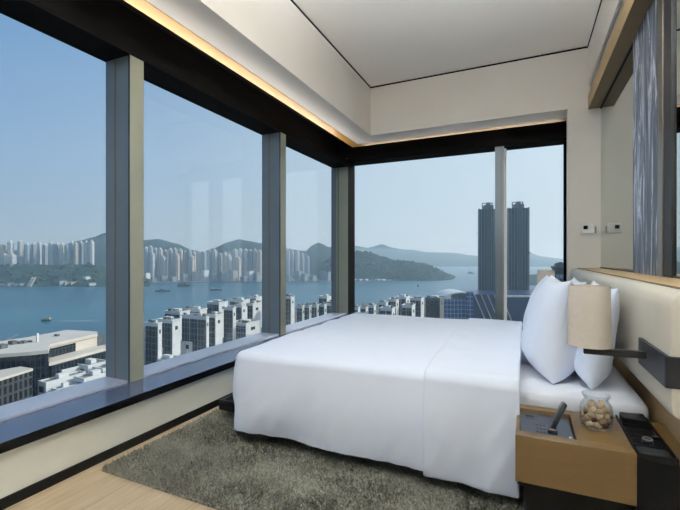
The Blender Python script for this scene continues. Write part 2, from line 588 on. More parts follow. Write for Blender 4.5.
back_window(5, XM, -.363, 'wide back window pane looking out to the wooded island', -.363)
back_window(6, -.253, .498, 'narrow back window pane beside the plain wall', None)
MB().box(.455, .498, YG - .10, YG, ZS, ZHB).build('jamb_frame', M['darkframe'], bpy.data.objects['window_6'])
# added LED uplights, unseen on the dark head boxes, to brighten the soffits
def led(n, x0, x1, y0, y1, z, watts, size_x, size_y, aim, label):
    t = thing('added_light_channel', label, 'light', ((x0 + x1) / 2, (y0 + y1) / 2, z))
    MB().box(x0, x1, y0, y1, z, z + .012).build('aluminium_channel', M['steel'], t)
    l = bpy.data.lights.new('added_led_line', 'AREA'); l.shape = 'RECTANGLE'; l.size = size_x; l.size_y = size_y; l.energy = watts; l.color = (1, .955, .88)
    lo = bpy.data.objects.new('added_led_line', l); COL.objects.link(lo)
    lo.location = ((x0 + x1) / 2, (y0 + y1) / 2, z + .016)
    v = Vector(aim)
    lo.rotation_euler = v.to_track_quat('-Z', 'Y').to_euler()
    return lo
LEDW = 5
led(1, -2.60, -2.57, -1.7, 5.4, 2.70, LEDW * 9.0, 7.1, .02, (.55, 0, .83), 'added unseen light channel on the left blind box')
led(2, -2.3, .42, 5.83, 5.86, 2.76, LEDW * 2.7 * .45, 2.7, .02, (0, -.55, .83), 'added unseen light channel on the back blind box')
# ------------------------------------------------------------------ right side: beam, mirrors, marble pier
w = MB(); w.box(XB, XR + .3, YR, FY, 3.10, ZC + .2)
struct(w.build('trim_9', M['wall']), 'white bulkhead over the headboard wall', 'bulkhead')
w = MB(); w.box(XB + .02, XR + .02, YR, FY, 2.985, 3.10)
struct(w.build('trim_10', M['steel']), 'recessed grey shadow strip under the bulkhead', 'trim')
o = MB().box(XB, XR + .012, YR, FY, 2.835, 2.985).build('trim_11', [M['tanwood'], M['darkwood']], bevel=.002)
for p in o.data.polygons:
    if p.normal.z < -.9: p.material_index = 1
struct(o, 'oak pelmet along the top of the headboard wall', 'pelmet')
struct(MB().box(XR - .008, XR + .001, YR, FY, 2.826, 2.836).build('trim_12', M['black']), 'thin black line along the pelmet underside', 'trim')

LEDGE = 1.09
def wall_mirror(y0, y1, label):
    t = thing('wall_mirror', label, 'mirror', (XR, (y0 + y1) / 2, LEDGE))
    MB().box(XR, XR + .012, y0, y1, LEDGE + .012, 2.83).build('mirror_glass', M['mirror'], t)
    MB().box(XR - .006, XR + .012, y0, y1, LEDGE, LEDGE + .012).build('bottom_channel', M['blackmetal'], t)
    return t
wall_mirror(3.66, FY, 'tall grey tinted mirror between the wall corner and the marble pier')
wall_mirror(YR + .2, 2.80, 'grey tinted mirror at the right edge reflecting the window, before the marble pier')
t = thing('marble_pier', 'tall blue grey veined marble pier with a black edge standing on the ledge', 'pier', (XR, 3.3, LEDGE))
MB().box(.735, XR + .010, 3.03, 3.66, LEDGE, 2.835).build('marble_slab', M['marble'], t, bevel=.002)
MB().box(.732, XR + .010, 2.94, 3.03, LEDGE, 2.835).build('bronze_strip', M['bronze'], t, bevel=.001)
MB().box(.738, XR + .010, 2.80, 2.94, LEDGE, 2.835).build('black_edge', M['blackmetal'], t, bevel=.001)

# thermostat
tx = x_at(588.5, FY)
t = thing('thermostat', 'small white thermostat with dark display on the plain wall', 'thermostat', (tx, FY, 1.524))
MB().box(tx - .075, tx + .055, FY - .022, FY, 1.47, 1.575).build('casing', M['plastic'], t, bevel=.006)
MB().box(tx - .05, tx - .01, FY - .025, FY - .02, 1.515, 1.555).build('display', M['screen'], t)
MB().box(tx + .058, tx + .075, FY - .016, FY, 1.47, 1.545).build('side_button', M['steel'], t, bevel=.002)

# recessed downlights in the ceiling
FILL_POWER = 445.0  # strength of the added pendants
def downlight(x, y, label, first=None):
    if first is not None:
        return dup(first, (x, y, ZC), label=label)
    t = thing('downlight', label, 'light', (x, y, ZC), group='recessed downlights')
    MB().lathe([(.042, -.004), (.056, -.004), (.058, 0), (.042, 0)], 24, closed=True).build('trim_ring', M['plastic'], t, local=True, smooth=True)
    m, nt, b = new_mat('downlight_lens')
    b.inputs['Emission Color'].default_value = (1, .93, .82, 1)
    b.inputs['Emission Strength'].default_value = 2.0
    MB().lathe([(.0, -.002), (.042, -.002)], 24).build('lens', m, t, local=True)
    return t
dl = downlight(-.065, 3.86, 'tiny recessed downlight in the ceiling above the bed')

def added_fill_lamp(x, y, label, power):  # invented pendant out of view, added to brighten the room
    t = thing('fill_pendant', label, 'light', (x, y, ZC), group='added unseen drum pendants for fill light')
    R = .36
    
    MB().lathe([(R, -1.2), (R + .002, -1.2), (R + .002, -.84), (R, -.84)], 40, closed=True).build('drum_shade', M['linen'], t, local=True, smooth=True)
    m, nt, b = new_mat('fill_diffuser')
    b.inputs['Emission Color'].default_value = (.90, .96, 1, 1)
    b.inputs['Emission Strength'].default_value = power
    MB().lathe([(0, -1.19), (R - .002, -1.19), (R - .002, -1.18), (0, -1.18)], 40).build('base_disc', M['linen'], t, local=True)
    MB().lathe([(0, -1.0), (R - .002, -1.0), (R - .002, -.97), (0, -.97)], 40).build('diffuser', m, t, local=True)
    MB().cyl((0, 0, -.97), (0, 0, 0), .006, 8).build('cord', M['black'], t, local=True)
    MB().lathe([(.06, -.03), (.06, 0)], 20).build('ceiling_rose', M['plastic'], t, local=True)
    return t
added_fill_lamp(-.9, -.9, 'added unseen drum pendant for fill light, window side', FILL_POWER)
added_fill_lamp(.12, 1.22, 'added unseen drum pendant for fill light, above the viewer', FILL_POWER)


# ------------------------------------------------------------------ headboard
HX = .455
hb = thing('headboard', 'long cream leather headboard with an oak ledge on top along the wall', 'headboard', (.6, 3.4, 0))
w = MB().box(.535, XR - .0, 1.74, FY, .0, LEDGE)
w.build('oak_ledge', M['oakledge'], hb, bevel=.003)
def cushion():
    m = MB()
    prof = [(.535, .645), (HX + .02, .645), (HX + .004, .66), (HX, .69), (HX, 1.02), (HX + .006, 1.055), (HX + .022, 1.075), (HX + .05, 1.083), (.535, 1.083)]
    n = len(prof); ys = [1.742, 1.75, 2.6, 3.4, 4.2, 5.0, FY - .01]
    v = []; f = []
    for i, y in enumerate(ys):
        for x, z in prof:
            k = .006 if i == 0 else 0
            v.append((x + k if x < .5 else x, y, z - (k if z > .9 else 0)))
    for i in range(len(ys) - 1):
        for j in range(n - 1):
            f.append((i * n + j, i * n + j + 1, (i + 1) * n + j + 1, (i + 1) * n + j))
    f.append(tuple(range(n))); f.append(tuple(range((len(ys) - 1) * n, len(ys) * n)))
    m.quadset(v, f)
    return m
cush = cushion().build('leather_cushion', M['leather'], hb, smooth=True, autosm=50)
pp = MB()
pp.box(.522, .536, 1.742, FY - .01, 1.081, 1.089)
pp.box(.530, .540, 1.736, 1.744, .645, 1.086)
pp.build('piping', M['piping'], hb, bevel=.002)

# ------------------------------------------------------------------ bed
t = thing('bed_frame', 'low black platform bed frame, its corner showing past the duvet at the foot', 'bed', (-.7, 3.0, 0))
MB().box(-2.02, .50, 2.29, 3.8, .10, .155).build('platform', M['black'], t, bevel=.004)
rm = MB()
rm.box(-2.02, -1.99, 2.29, 3.8, .155, .172); rm.box(-1.99, .5, 2.29, 2.315, .155, .172); rm.box(-1.99, .5, 3.775, 3.8, .155, .172)
rm.build('raised_rim', M['blackmetal'], t, bevel=.003)
MB().box(-1.75, .44, 2.5, 3.6, .022, .10).build('plinth', M['black'], t)
MB().box(-1.56, .50, 2.2, 3.9, .172, .262).build('mattress_base', M['leatherblack'], t, bevel=.02)

def soft_box(x0, x1, y0, y1, z0, z1, r, name, material, root, amp=.004):
    bm = bmesh.new()
    bmesh.ops.create_cube(bm, size=1)
    for v in bm.verts:
        v.co = Vector(((x0 + x1) / 2 + v.co.x * (x1 - x0), (y0 + y1) / 2 + v.co.y * (y1 - y0), (z0 + z1) / 2 + v.co.z * (z1 - z0)))
    bmesh.ops.subdivide_edges(bm, edges=bm.edges[:], cuts=24, use_grid_fill=True)
    for v in bm.verts:
        p = v.co
        q = Vector((min(max(p.x, x0 + r), x1 - r), min(max(p.y, y0 + r), y1 - r), min(max(p.z, z0 + r), z1 - r)))
        dlt = p - q
        if dlt.length > r: p = q + dlt.normalized() * r
        p = p + Vector((0, 0, amp * noise.noise(p * 6)))
        v.co = p - root.location
    me = bpy.data.meshes.new(name); bm.to_mesh(me); bm.free()
    me.materials.append(material)
    me.polygons.foreach_set('use_smooth', [True] * len(me.polygons))
    o = bpy.data.objects.new(name, me); COL.objects.link(o); o.parent = root
    return o
t = thing('mattress', 'thick mattress under a white fitted sheet, showing beside the nightstand', 'mattress', (-.55, 3.0, .262))
soft_box(-1.6, .50, 2.13, 3.93, .262, .572, .06, 'fitted_sheet', M['sheet'], t)

# duvet: rings of cloth hung from a rounded rectangle
def fold_noise(p, f, seed):
    return noise.noise(Vector((p.x * f + seed, p.y * f - seed, p.z * f * .35)))

def cloth(x_head, x_foot, yn, yf, ztop, zhem, r, foot, off, seed, nx, ny, flare, puff):
    """top grid + three hanging sides (or two when foot is False)"""
    xi = x_foot + (r if foot else 0)
    y0, y1 = yn + r, yf - r
    V = []; Fc = []
    def top(x, y):
        u = (y - y0) / (y1 - y0); s = min(1, max(0, (x - xi) / .5)) if foot else 1
        e = min(1, min(u, 1 - u) * 5)
        z = ztop + off + puff * math.sin(PI * u) ** .5 * (s ** .5) + .012 * noise.noise(Vector((x * 2.2, y * 2.2, seed))) + .008 * noise.noise(Vector((x * 7, y * 5, seed + 3))) * e + .004 * noise.noise(Vector((x * 16 + y * 6, y * 13, seed + 5))) * e
        hd = max(0, 1 - abs(x - x_head) / .35)
        return z + .035 * hd * hd * 0 + .02 * hd * min(1, e)
    idx = {}
    for i in range(nx + 1):
        for j in range(ny + 1):
            x = x_head + (xi - x_head) * i / nx
            y = y0 + (y1 - y0) * j / ny
            idx[i, j] = len(V); V.append(Vector((x, y, top(x, y))))
    for i in range(nx):
        for j in range(ny):
            Fc.append((idx[i, j], idx[i + 1, j], idx[i + 1, j + 1], idx[i, j + 1]))
    per = []
    for i in range(nx + 1): per.append((idx[i, 0], Vector((0, -1, 0))))
    if foot:
        for k in range(1, 6):
            a = -PI / 2 - k * PI / 12
            per.append((idx[nx, 0], Vector((math.cos(a), math.sin(a), 0))))
        for j in range(ny + 1): per.append((idx[nx, j], Vector((-1, 0, 0))))
        for k in range(1, 6):
            a = PI - k * PI / 12
            per.append((idx[nx, ny], Vector((math.cos(a), math.sin(a), 0))))
        for i in range(nx, -1, -1): per.append((idx[i, ny], Vector((0, 1, 0))))
        runs = [per]
    else:
        runs = [per, [(idx[i, ny], Vector((0, 1, 0))) for i in range(nx, -1, -1)]]
    K = 26
    for run in runs:
        prev = [q[0] for q in run]
        arc = 0.0; arcs = []; last = None
        for q, n in run:
            p = V[q] + n * r
            if last is not None: arc += (p - last).length
            last = p; arcs.append(arc)
        for k in range(1, K + 1):
            cur = []
            for (q, n), a in zip(run, arcs):
                b = V[q]
                if k <= 8:
                    th = k / 8 * PI / 2
                    o = r * math.sin(th); z = b.z - r * (1 - math.cos(th)); t_ = 0
                else:
                    t_ = (k - 8) / (K - 8)
                    o = r + flare * t_ + .018 * math.sin(PI * t_)
                    hem = zhem + .006 * noise.noise(Vector((a * 3, seed, 1)))
                    z = (b.z - r) + (hem - (b.z - r)) * t_
                d1 = fold_noise(Vector((a, 0, z)), 2.6, seed) * .016 * t_
                d2 = noise.noise(Vector((a * 6 + z * 3.0, z * 2.4, seed + 9))) * .020 * (.15 + t_)
                d3 = noise.noise(Vector((a * 15 + z * 7, z * 6, seed + 4))) * .011 * (.2 + t_)
                p = Vector((b.x, b.y, 0)) + n * (o + off + d1 + d2 + d3)
                p.z = z
                cur.append(len(V)); V.append(p)
            for m in range(len(run) - 1):
                if prev[m] == prev[m + 1]:
                    Fc.append((prev[m], cur[m], cur[m + 1]))
                else:
                    Fc.append((prev[m], cur[m], cur[m + 1], prev[m + 1]))
            prev = cur
    m = MB(); m.quadset(V, Fc)
    return m
dv = thing('duvet', 'white duvet draped over the bed, hanging almost to the rug', 'duvet', (-.8, 3.0, .57))
D = cloth(-.03, -1.70, 2.05, 4.02, .612, .115, .058, True, 0.0, 3.3, 80, 80, .008, .03)
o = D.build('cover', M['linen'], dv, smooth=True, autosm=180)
s = o.modifiers.new('sub', 'SUBSURF'); s.levels = 1; s.render_levels = 1
D = cloth(-.022, -.47, 2.05, 4.02, .612, .09, .058, False, .014, 3.3, 30, 80, .008, .03)
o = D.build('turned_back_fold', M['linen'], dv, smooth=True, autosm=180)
s = o.modifiers.new('thick', 'SOLIDIFY'); s.thickness = .014; s.offset = -1
s = o.modifiers.new('sub', 'SUBSURF'); s.levels = 1; s.render_levels = 1

# pillows
def pillow(label, loc, w, h, t, lean, turn, seed, sag=.2):
    root = thing('pillow', label, 'pillow', loc, turn)
    n = 34
    m = MB(); V = []; Fc = []
    R = Matrix.Rotation(lean, 3, 'Y')
    for side in (1, -1):
        base = len(V)
        for i in range(n + 1):
            for j in range(n + 1):
                u = -1 + 2 * i / n; v = -1 + 2 * j / n
                # ease towards the border
                u = math.sin(u * PI / 2) * .35 + u * .65; v = math.sin(v * PI / 2) * .35 + v * .65
                fu = 1 - .10 * (1 - v * v) * u * u
                fv = 1 - .10 * (1 - u * u) * v * v
                y = w / 2 * u * fu; z = h / 2 * v * fv
                th = t / 2 * (max(0, 1 - abs(u) ** 3) ** .62) * (max(0, 1 - (v ** 2 if v > 0 else v ** 6)) ** .5)
                th *= 1 - sag * v
                th += (.010 * noise.noise(Vector((u * 2.5, v * 2.5, seed))) + .006 * noise.noise(Vector((u * 7, v * 4, seed + side)))) * (1 - u ** 4) * (1 - v ** 4)
                p = R @ Vector((side * th, y, z + h / 2))
                V.append(p)
        for i in range(n):
            for j in range(n):
                q = (base + i * (n + 1) + j, base + (i + 1) * (n + 1) + j, base + (i + 1) * (n + 1) + j + 1, base + i * (n + 1) + j + 1)
                Fc.append(q if side > 0 else tuple(reversed(q)))
    m.quadset(V, Fc)
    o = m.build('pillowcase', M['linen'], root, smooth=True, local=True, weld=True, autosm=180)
    s = o.modifiers.new('sub', 'SUBSURF'); s.levels = 1; s.render_levels = 1
    return root
pillow('plump white pillow standing upright in front, nearest to the lamp and duvet', (.10, 2.59, .572), .70, .53, .25, .155, .075, 1.7)
pillow('white pillow leaning on the headboard behind the bedside lamp', (.282, 2.57, .578), .74, .50, .17, .215, .0, 5.1)
pillow('white pillow standing in front on the window side of the bed', (.10, 3.44, .568), .70, .50, .24, .155, .03, 8.4)
pillow('white pillow leaning on the headboard on the window side of the bed', (.262, 3.46, .570), .74, .49, .17, .22, .0, 11.9)

# ------------------------------------------------------------------ rug
def rug():
    x0, x1, y0, y1 = -2.165, .30, 1.50, 4.6
    root = thing('rug', 'sage grey shaggy rug on the oak floor under the bed', 'rug', ((x0 + x1) / 2, (y0 + y1) / 2, 0))
    MB().box(x0, x1, y0, y1, .001, .012).build('backing', M['rug'], root)
    rnd = random.Random(5)
    m = MB(); verts = []; faces = []
    def tuft(x, y, s):
        b = len(verts)
        a = rnd.uniform(0, 2 * PI)
        lean = Vector((noise.noise(Vector((x * 3, y * 3, 1))) + rnd.uniform(-.7, .7), noise.noise(Vector((x * 3, y * 3, 7))) + rnd.uniform(-.7, .7), 0)) * .016
        hgt = rnd.uniform(.018, .03)
        w = rnd.uniform(.003, .0055) * s
        dx, dy = math.cos(a) * w, math.sin(a) * w
        verts.extend([(x - dx, y - dy, .010), (x + dx, y + dy, .010), (x + dx * .7 + lean.x * .5, y + dy * .7 + lean.y * .5, .010 + hgt * .65), (x - dx * .7 + lean.x * .5, y - dy * .7 + lean.y * .5, .010 + hgt * .65), (x + lean.x * 1.3, y + lean.y * 1.3, .010 + hgt)])
        faces.append((b, b + 1, b + 2, b + 3)); faces.append((b + 3, b + 2, b + 4))
    for k in range(62000):
        tuft(rnd.uniform(x0, .0), rnd.uniform(y0, 2.75), 1)
    for k in range(5000):
        tuft(rnd.uniform(x0, -1.5), rnd.uniform(2.75, y1), 1.6)
    me = bpy.data.meshes.new('pile')
    off = root.location
    me.from_pydata([(p[0] - off.x, p[1] - off.y, p[2]) for p in verts], [], faces)
    me.materials.append(M['rug'])
    o = bpy.data.objects.new('pile', me); COL.objects.link(o); o.parent = root; o['kind'] = 'stuff'
rug()

# ------------------------------------------------------------------ nightstand
NT = .50
ns = thing('nightstand', 'light oak bedside cabinet with a black inlaid tray column beside the bed', 'nightstand', (.2, 1.95, 0))
Y0, Y1 = 1.745, 2.12
X0, XT0, XT1, XE = -.035, .362, .484, .534
b = MB()
b.box(X0, XT0, Y0, Y0 + .048, .315, NT)             # front rail
b.box(X0, XT0, Y1 - .055, Y1, .315, NT)             # back rail
b.box(.182, XT0, Y0 + .048, Y1 - .055, .315, NT)    # solid top beside the recess
b.box(X0, X0 + .014, Y0 + .048, Y1 - .055, .315, NT - .022)
b.box(X0 + .014, .182, Y0 + .048, Y1 - .055, .315, NT - .052)
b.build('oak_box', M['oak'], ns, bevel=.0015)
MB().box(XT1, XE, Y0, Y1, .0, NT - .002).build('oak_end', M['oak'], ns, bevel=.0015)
MB().box(XT0, XT1, Y0, Y1 + .05, .022, NT - .014).build('black_column', M['leatherblack'], ns, bevel=.001)
MB().box(X0 + .03, XT0, Y0 + .05, Y1 - .02, .022, .300).build('recessed_base', M['black'], ns)
MB().box(X0 + .008, XT0, Y0 + .012, Y1 - .01, .300, .315).build('shadow_gap', M['black'], ns)
# tray set into the column
tr = thing('tray', 'black leather tray with compartments set into the nightstand top', 'tray', (.42, 1.95, NT - .014))
TB = NT - .014
MB().box(XT0 + .001, XT1 - .001, Y0 + .001, Y1 + .049, TB, TB + .006).build('bottom', M['leatherblack'], tr)
rb = MB()
rb.box(XT0 + .001, XT0 + .008, Y0 + .001, Y1 + .049, TB + .006, TB + .020)
rb.box(XT1 - .008, XT1 - .001, Y0 + .001, Y1 + .049, TB + .006, TB + .020)
rb.box(XT0 + .008, XT1 - .008, Y0 + .001, Y0 + .008, TB + .006, TB + .020)
rb.box(XT0 + .008, XT1 - .008, Y1 + .042, Y1 + .049, TB + .006, TB + .020)
rb.build('rim', M['leatherblack'], tr, bevel=.0015)
for yy in (1.835, 1.935, 2.04):
    MB().box(XT0 + .008, XT1 - .008, yy, yy + .006, TB + .006, TB + .018).build('divider', M['leatherblack'], tr, bevel=.001)
o = MB().box(XT0 + .016, XT1 - .016, 2.055, 2.145, TB + .006, TB + .036).build('leather_box', M['leatherblack'], bevel=.004)
tag(o, 'flat black leather box at the back of the tray', 'box')
o = thing('note_pad', 'black covered note pad lying in the front of the tray', 'note pad', (.42, 1.80, TB + .006))
MB().box(XT0 + .016, XT1 - .016, 1.77, 1.83, TB + .006, TB + .014).build('cover', M['blackmetal'], o, bevel=.002)
k = thing('cable_plug', 'small black plug with a steel ring in the middle of the tray', 'plug', (.425, 1.89, TB + .006))
MB().lathe([(0, 0), (.018, 0), (.018, .012), (.012, .017), (0, .017)], 20, c=(.425, 1.89, TB + .006)).build('body', M['phone'], k, smooth=True)
MB().lathe([(.0125, .015), (.0165, .015), (.0165, .019), (.0125, .019)], 20, c=(.425, 1.89, TB + .006), closed=True).build('ring', M['steel'], k, smooth=True)

# ------------------------------------------------------------------ telephone
ph = thing('telephone', 'dark cordless telephone with its handset standing in the nightstand recess', 'telephone', (.08, 1.93, NT - .052))
RX0, RX1, RY0, RY1 = X0 + .016, .180, Y0 + .050, Y1 - .058
pb = MB()
z0, zf = NT - .052, NT - .030
v = [(RX0, RY0, z0), (RX1, RY0, z0), (RX1, RY1, z0), (RX0, RY1, z0), (RX0, RY0, zf), (RX1, RY0, zf), (RX1, RY1, zf + .012), (RX0, RY1, zf + .012)]
f = [(0, 3, 2, 1), (4, 5, 6, 7), (0, 1, 5, 4), (1, 2, 6, 5), (2, 3, 7, 6), (3, 0, 4, 7)]
pb.quadset(v, f)
base = pb.build('base', M['phonepanel'], ph, bevel=.003)
def panel_z(y): return zf + .012 * (y - RY0) / (RY1 - RY0)
sc = MB(); sc.box(RX0 + .022, RX0 + .055, 2.0, 2.035, panel_z(2.0), panel_z(2.035) + .001)
sc.build('screen', M['screen'], ph)
kk = MB()
for a in range(3):
    for b_ in range(4):
        yy = 1.84 + b_ * .034
        kk.box(RX0 + .060 + a * .014, RX0 + .071 + a * .014, yy, yy + .022, panel_z(yy), panel_z(yy + .022) + .0015)
kk.build('keypad', M['key'], ph)
lk = MB(); lk.box(RX1 - .018, RX1 - .008, 1.86, 1.872, panel_z(1.86), panel_z(1.872) + .003)
lk.build('message_light', M['led'], ph)
cr = MB(); cr.box(.085, .122, 1.87, 1.925, panel_z(1.87), NT - .006)
cr.build('cradle', M['phone'], ph, bevel=.004)
# handset: leaning slab with rounded ends
A = at_z(549, 425, NT - .005); 
hs = MB()
q = Matrix.Translation(Vector((.100, 1.905, NT - .018))) @ Matrix.Rotation(.42, 4, 'Y') @ Matrix.Rotation(-.10, 4, 'X')
hs.box(-.010, .010, -.022, .022, 0, .125, tf=q)
hs.build('handset', M['phone'], ph, bevel=.007, seg=4)
sp = MB(); sp.box(-.0112, -.0098, -.015, .015, .028, .105, tf=q); 
sp.build('handset_face', M['phonepanel'], ph, bevel=.0005)

# ------------------------------------------------------------------ biscuit jar
jp = at_z(596.5, 427, NT)
JX0, JY0 = .268, 1.965
jar = thing('glass_jar', 'round glass jar of biscuits standing open on the nightstand', 'jar', (JX0, JY0, NT))
prof = [(0, .004), (.050, .004), (.058, .010), (.0605, .03), (.0605, .075), (.057, .093), (.048, .106), (.0445, .113), (.0445, .120), (.050, .126),
        (.052, .131), (.0525, .136), (.050, .138), (.0475, .134), (.0465, .126), (.0415, .121), (.0410, .112), (.045, .104), (.054, .091), (.0575, .075), (.0575, .03), (.055, .013), (.048, .008), (0, .008)]
prof = [(0, .0005), (.050, .0005)] + prof[2:]
MB().lathe(prof, 40, c=(JX0, JY0, NT)).build('glass_body', M['jar'], jar, smooth=True, autosm=80)
rnd = random.Random(11)
def biscuit_mesh(seed, fruit):
    bm = bmesh.new()
    bmesh.ops.create_icosphere(bm, subdivisions=2, radius=1)
    for v in bm.verts:
        p = v.co.copy()
        m_ = max(abs(p.x), abs(p.y), abs(p.z)); p = p * (.55 + .45 / m_)
        k = 1 + .45 * noise.noise(p * 1.6 + Vector((seed, 0, 0)))
        v.co = Vector((p.x * .017 * k, p.y * .012 * k, p.z * .010 * k))
    me = bpy.data.meshes.new('biscuit'); bm.to_mesh(me); bm.free()
    me.materials.append(M['cranberry' if fruit else 'biscuit'])
    me.polygons.foreach_set('use_smooth', [True] * len(me.polygons))
    return me
bms = [biscuit_mesh(i * 3.1, False) for i in range(4)] + [biscuit_mesh(20, True)]
lay = [(.010, 8, .038), (.029, 8, .038), (.048, 8, .038), (.066, 7, .034), (.083, 4, .024)]
for li, (zz, cnt, rr) in enumerate(lay):
    for k in range(cnt):
        a = 2 * PI * k / cnt + li * .5
        fruit = (k * 5 + li * 3) % 7 == 0
        o = bpy.data.objects.new('biscuit' if not fruit else 'dried_fruit', bms[4] if fruit else bms[(k + li) % 4])
        COL.objects.link(o)
        o.location = (JX0 + rr * math.cos(a), JY0 + rr * math.sin(a), NT + zz + .009 + rnd.uniform(-.002, .002))
        o.rotation_euler = (rnd.uniform(-.7, .7), rnd.uniform(-.7, .7), rnd.uniform(0, 6))
        if fruit:
            o.scale = (.7, .8, .8)
            tag(o, 'dark red piece of dried fruit among the biscuits in the jar', 'dried fruit', 'dried fruit pieces in the jar')
        else:
            tag(o, 'small pale biscuit among others in the glass jar', 'biscuit', 'biscuits in the jar')

# ------------------------------------------------------------------ bedside lamps
def lamp(x, y, label):
    """wall lamp: bracket plate on the headboard face, square arm, fabric shade"""
    root = thing('bedside_lamp', label, 'lamp', (HX, y, .80))
    MB().box(HX - .014, HX + .002, y - .238, y + .12, .750, .860).build('bracket_plate', M['blackmetal'], root, bevel=.002)
    MB().box(HX - .014, .62, y - .25, y - .238, .750, .860).build('bracket_return', M['blackmetal'], root, bevel=.002)
    MB().box(x - .02, HX - .014, y - .012, y + .012, .796, .824).build('arm', M['blackmetal'], root, bevel=.002)
    MB().cyl((x, y, .824), (x, y, .90), .009).build('lamp_holder', M['blackmetal'], root, smooth=True)
    r0, r1, zb, zt = .083, .0765, .832, 1.083
    pr = [(r0, zb), (r0 - .001, zb + .004), (r1, zt - .003), (r1 - .001, zt), (r1 - .004, zt), (r1 - .004, zt - .004), (r0 - .004, zb + .004), (r0 - .004, zb)]
    sh = MB().lathe(pr, 48, c=(x, y, 0), closed=True).build('lamp_shade', M['shade'], root, smooth=True)
    MB().lathe([(.0, zt - .016), (r1 - .005, zt - .016), (r1 - .005, zt - .013), (0, zt - .013)], 40, c=(x, y, 0)).build('diffuser', M['shade'], sh, smooth=True)
    MB().box(x - .008, x + .008, y - .008, y + .008, zt - .013, zt - .004).build('finial', M['black'], root, bevel=.001)
    return root
lamp(.245, 1.985, 'cream shaded swing arm lamp on a black bracket, over the nightstand')
lamp(.185, 4.42, 'cream shaded wall lamp on the far side of the bed, by the window')

# ==================================================================== OUTSIDE
struct(MB().box(-5200, 3600, -1500, 5600, SEA - 6, SEA).build('sea', M['sea']), 'blue green harbour water', 'sea')

def poly_pts(pix, z):
    return [tuple(at_z(px, py, z)[:2]) for px, py in pix]

# city ground below the hotel, ending at the waterfront hidden behind the blocks
def ground():
    pts = [(-260, 20)]
    for px, d in ((-60, 150), (0, 185), (60, 215), (110, 235), (145, 330), (200, 400), (262, 470), (333, 440), (353, 470), (430, 560), (480, 640), (560, 760), (640, 700)):
        pts.append(ray_pt(px, d))
    pts += [(500, 300), (300, -60), (20, -60), (-60, -60)]
    m = MB(); m.prism(pts, SEA, SEA + 4)
    struct(m.build('harbourfront_ground', M['street']), 'ground of the near waterfront', 'ground')
ground()
GZ = SEA + 4

# ---- far hills
HILLV = {}
def hill(name, label, sil, d, depth_front, depth_back, material, seed, step=2.0, rough=.12):
    def H(px):
        for (a, ya), (b, yb) in zip(sil, sil[1:]):
            if a <= px <= b:
                k = (px - a) / (b - a); k = k * k * (3 - 2 * k) * .5 + k * .5
                return ya + (yb - ya) * k
        return sil[0][1] if px < sil[0][0] else sil[-1][1]
    V = []; Fc = []
    p0, p1 = sil[0][0], sil[-1][0]
    n = int((p1 - p0) / step); T = 22
    for i in range(n + 1):
        px = p0 + (p1 - p0) * i / n
        top = z_at(H(px), d) - SEA
        for j in range(T + 1):
            t = -1 + 2 * j / T
            dd = d + (t * depth_front if t < 0 else t * depth_back)
            x, y = ray_pt(px, dd)
            prof = (1 - abs(t)) ** .85 if t < 0 else (1 - t)
            nz = noise.fractal(Vector((x, y, seed)) * (6.0 / d), 1.0, 2.0, 5)
            z = SEA - 1 + max(0, top * (prof * (1 + rough * nz * (1 - prof) * 3)) + top * .02 * nz * prof)
            V.append((x, y, z))
    for i in range(n):
        for j in range(T):
            a = i * (T + 1) + j
            Fc.append((a, a + T + 1, a + T + 2, a + 1))
    m = MB(); m.quadset(V, Fc)
    o = m.build(name, material, smooth=True, autosm=60)
    HILLV[name] = V
    struct(o, label, 'hill')
    return o
hill('hills', 'distant wooded ridge behind the harbour towers', [(-120, 252), (20, 250), (60, 246), (77.7, 240.6), (94, 237), (104, 233), (118, 231.5), (132, 237), (143.7, 240), (158.4, 239), (176.8, 243.6), (191.5, 250), (203, 251.5), (213.5, 248.4), (228, 242), (239, 239), (250, 240.7), (260, 242.5), (273, 246), (285, 247.6), (297.6, 249.6), (305.5, 250.6), (312.4, 244.7), (318.2, 242), (323, 243.7), (328, 246.4), (333, 246.7), (345, 250), (360, 258), (372, 270)], 1700, 560, 500, M['hillgreen'], 2.1)
hill('headland', 'dark wooded headland rising from the water in the back window', [(322, 262), (338, 251), (353, 250.3), (370.5, 252), (383, 256.3), (395.6, 260), (410.7, 261), (425.8, 264.3), (437.7, 269), (447.7, 275), (455, 276.8), (462, 277.8)], 1260, 200, 260, M['hillgreen'], 6.3, 1.5, .18)
hill('far_mountains', 'pale hazy mountain range on the horizon', [(300, 252), (335, 247), (354, 245.2), (368, 247.6), (381.8, 244), (393, 247.7), (405, 249.6), (412.5, 249.6), (425, 252), (440, 252.5), (455, 252.8), (468, 255), (478, 256), (500, 254), (515, 250), (528, 251.4), (540.7, 256), (555.8, 258), (566, 259), (620, 256), (700, 250)], 3900, 1100, 700, M['hillgreen'], 9.7, 2.0)
hill('shore_hill', 'scrubby green slope under the harbour towers in the nearest left pane', [(-140, 268), (-20, 265), (30, 264), (60, 265), (85, 264), (105, 266), (125, 271), (140, 276), (150, 281)], 945, 105, 160, M['shoregreen'], 4.4, 1.5, .25)
hill('shore_spur', 'dark green spur dipping into the harbour at the left edge', [(-80, 274), (-20, 271), (0, 270), (15, 269), (30, 271), (42, 277), (52, 284), (58, 286)], 872, 38, 40, M['shoregreen'], 14.4, 1.2, .25)
hill('low_point', 'low dark land behind the twin towers in the narrow back pane', [(476, 284), (500, 277), (512, 275), (527.7, 274.4), (541, 273.5), (556, 271), (575, 269), (620, 266)], 1000, 120, 200, M['hillgreen'], 3.4, 2.0)

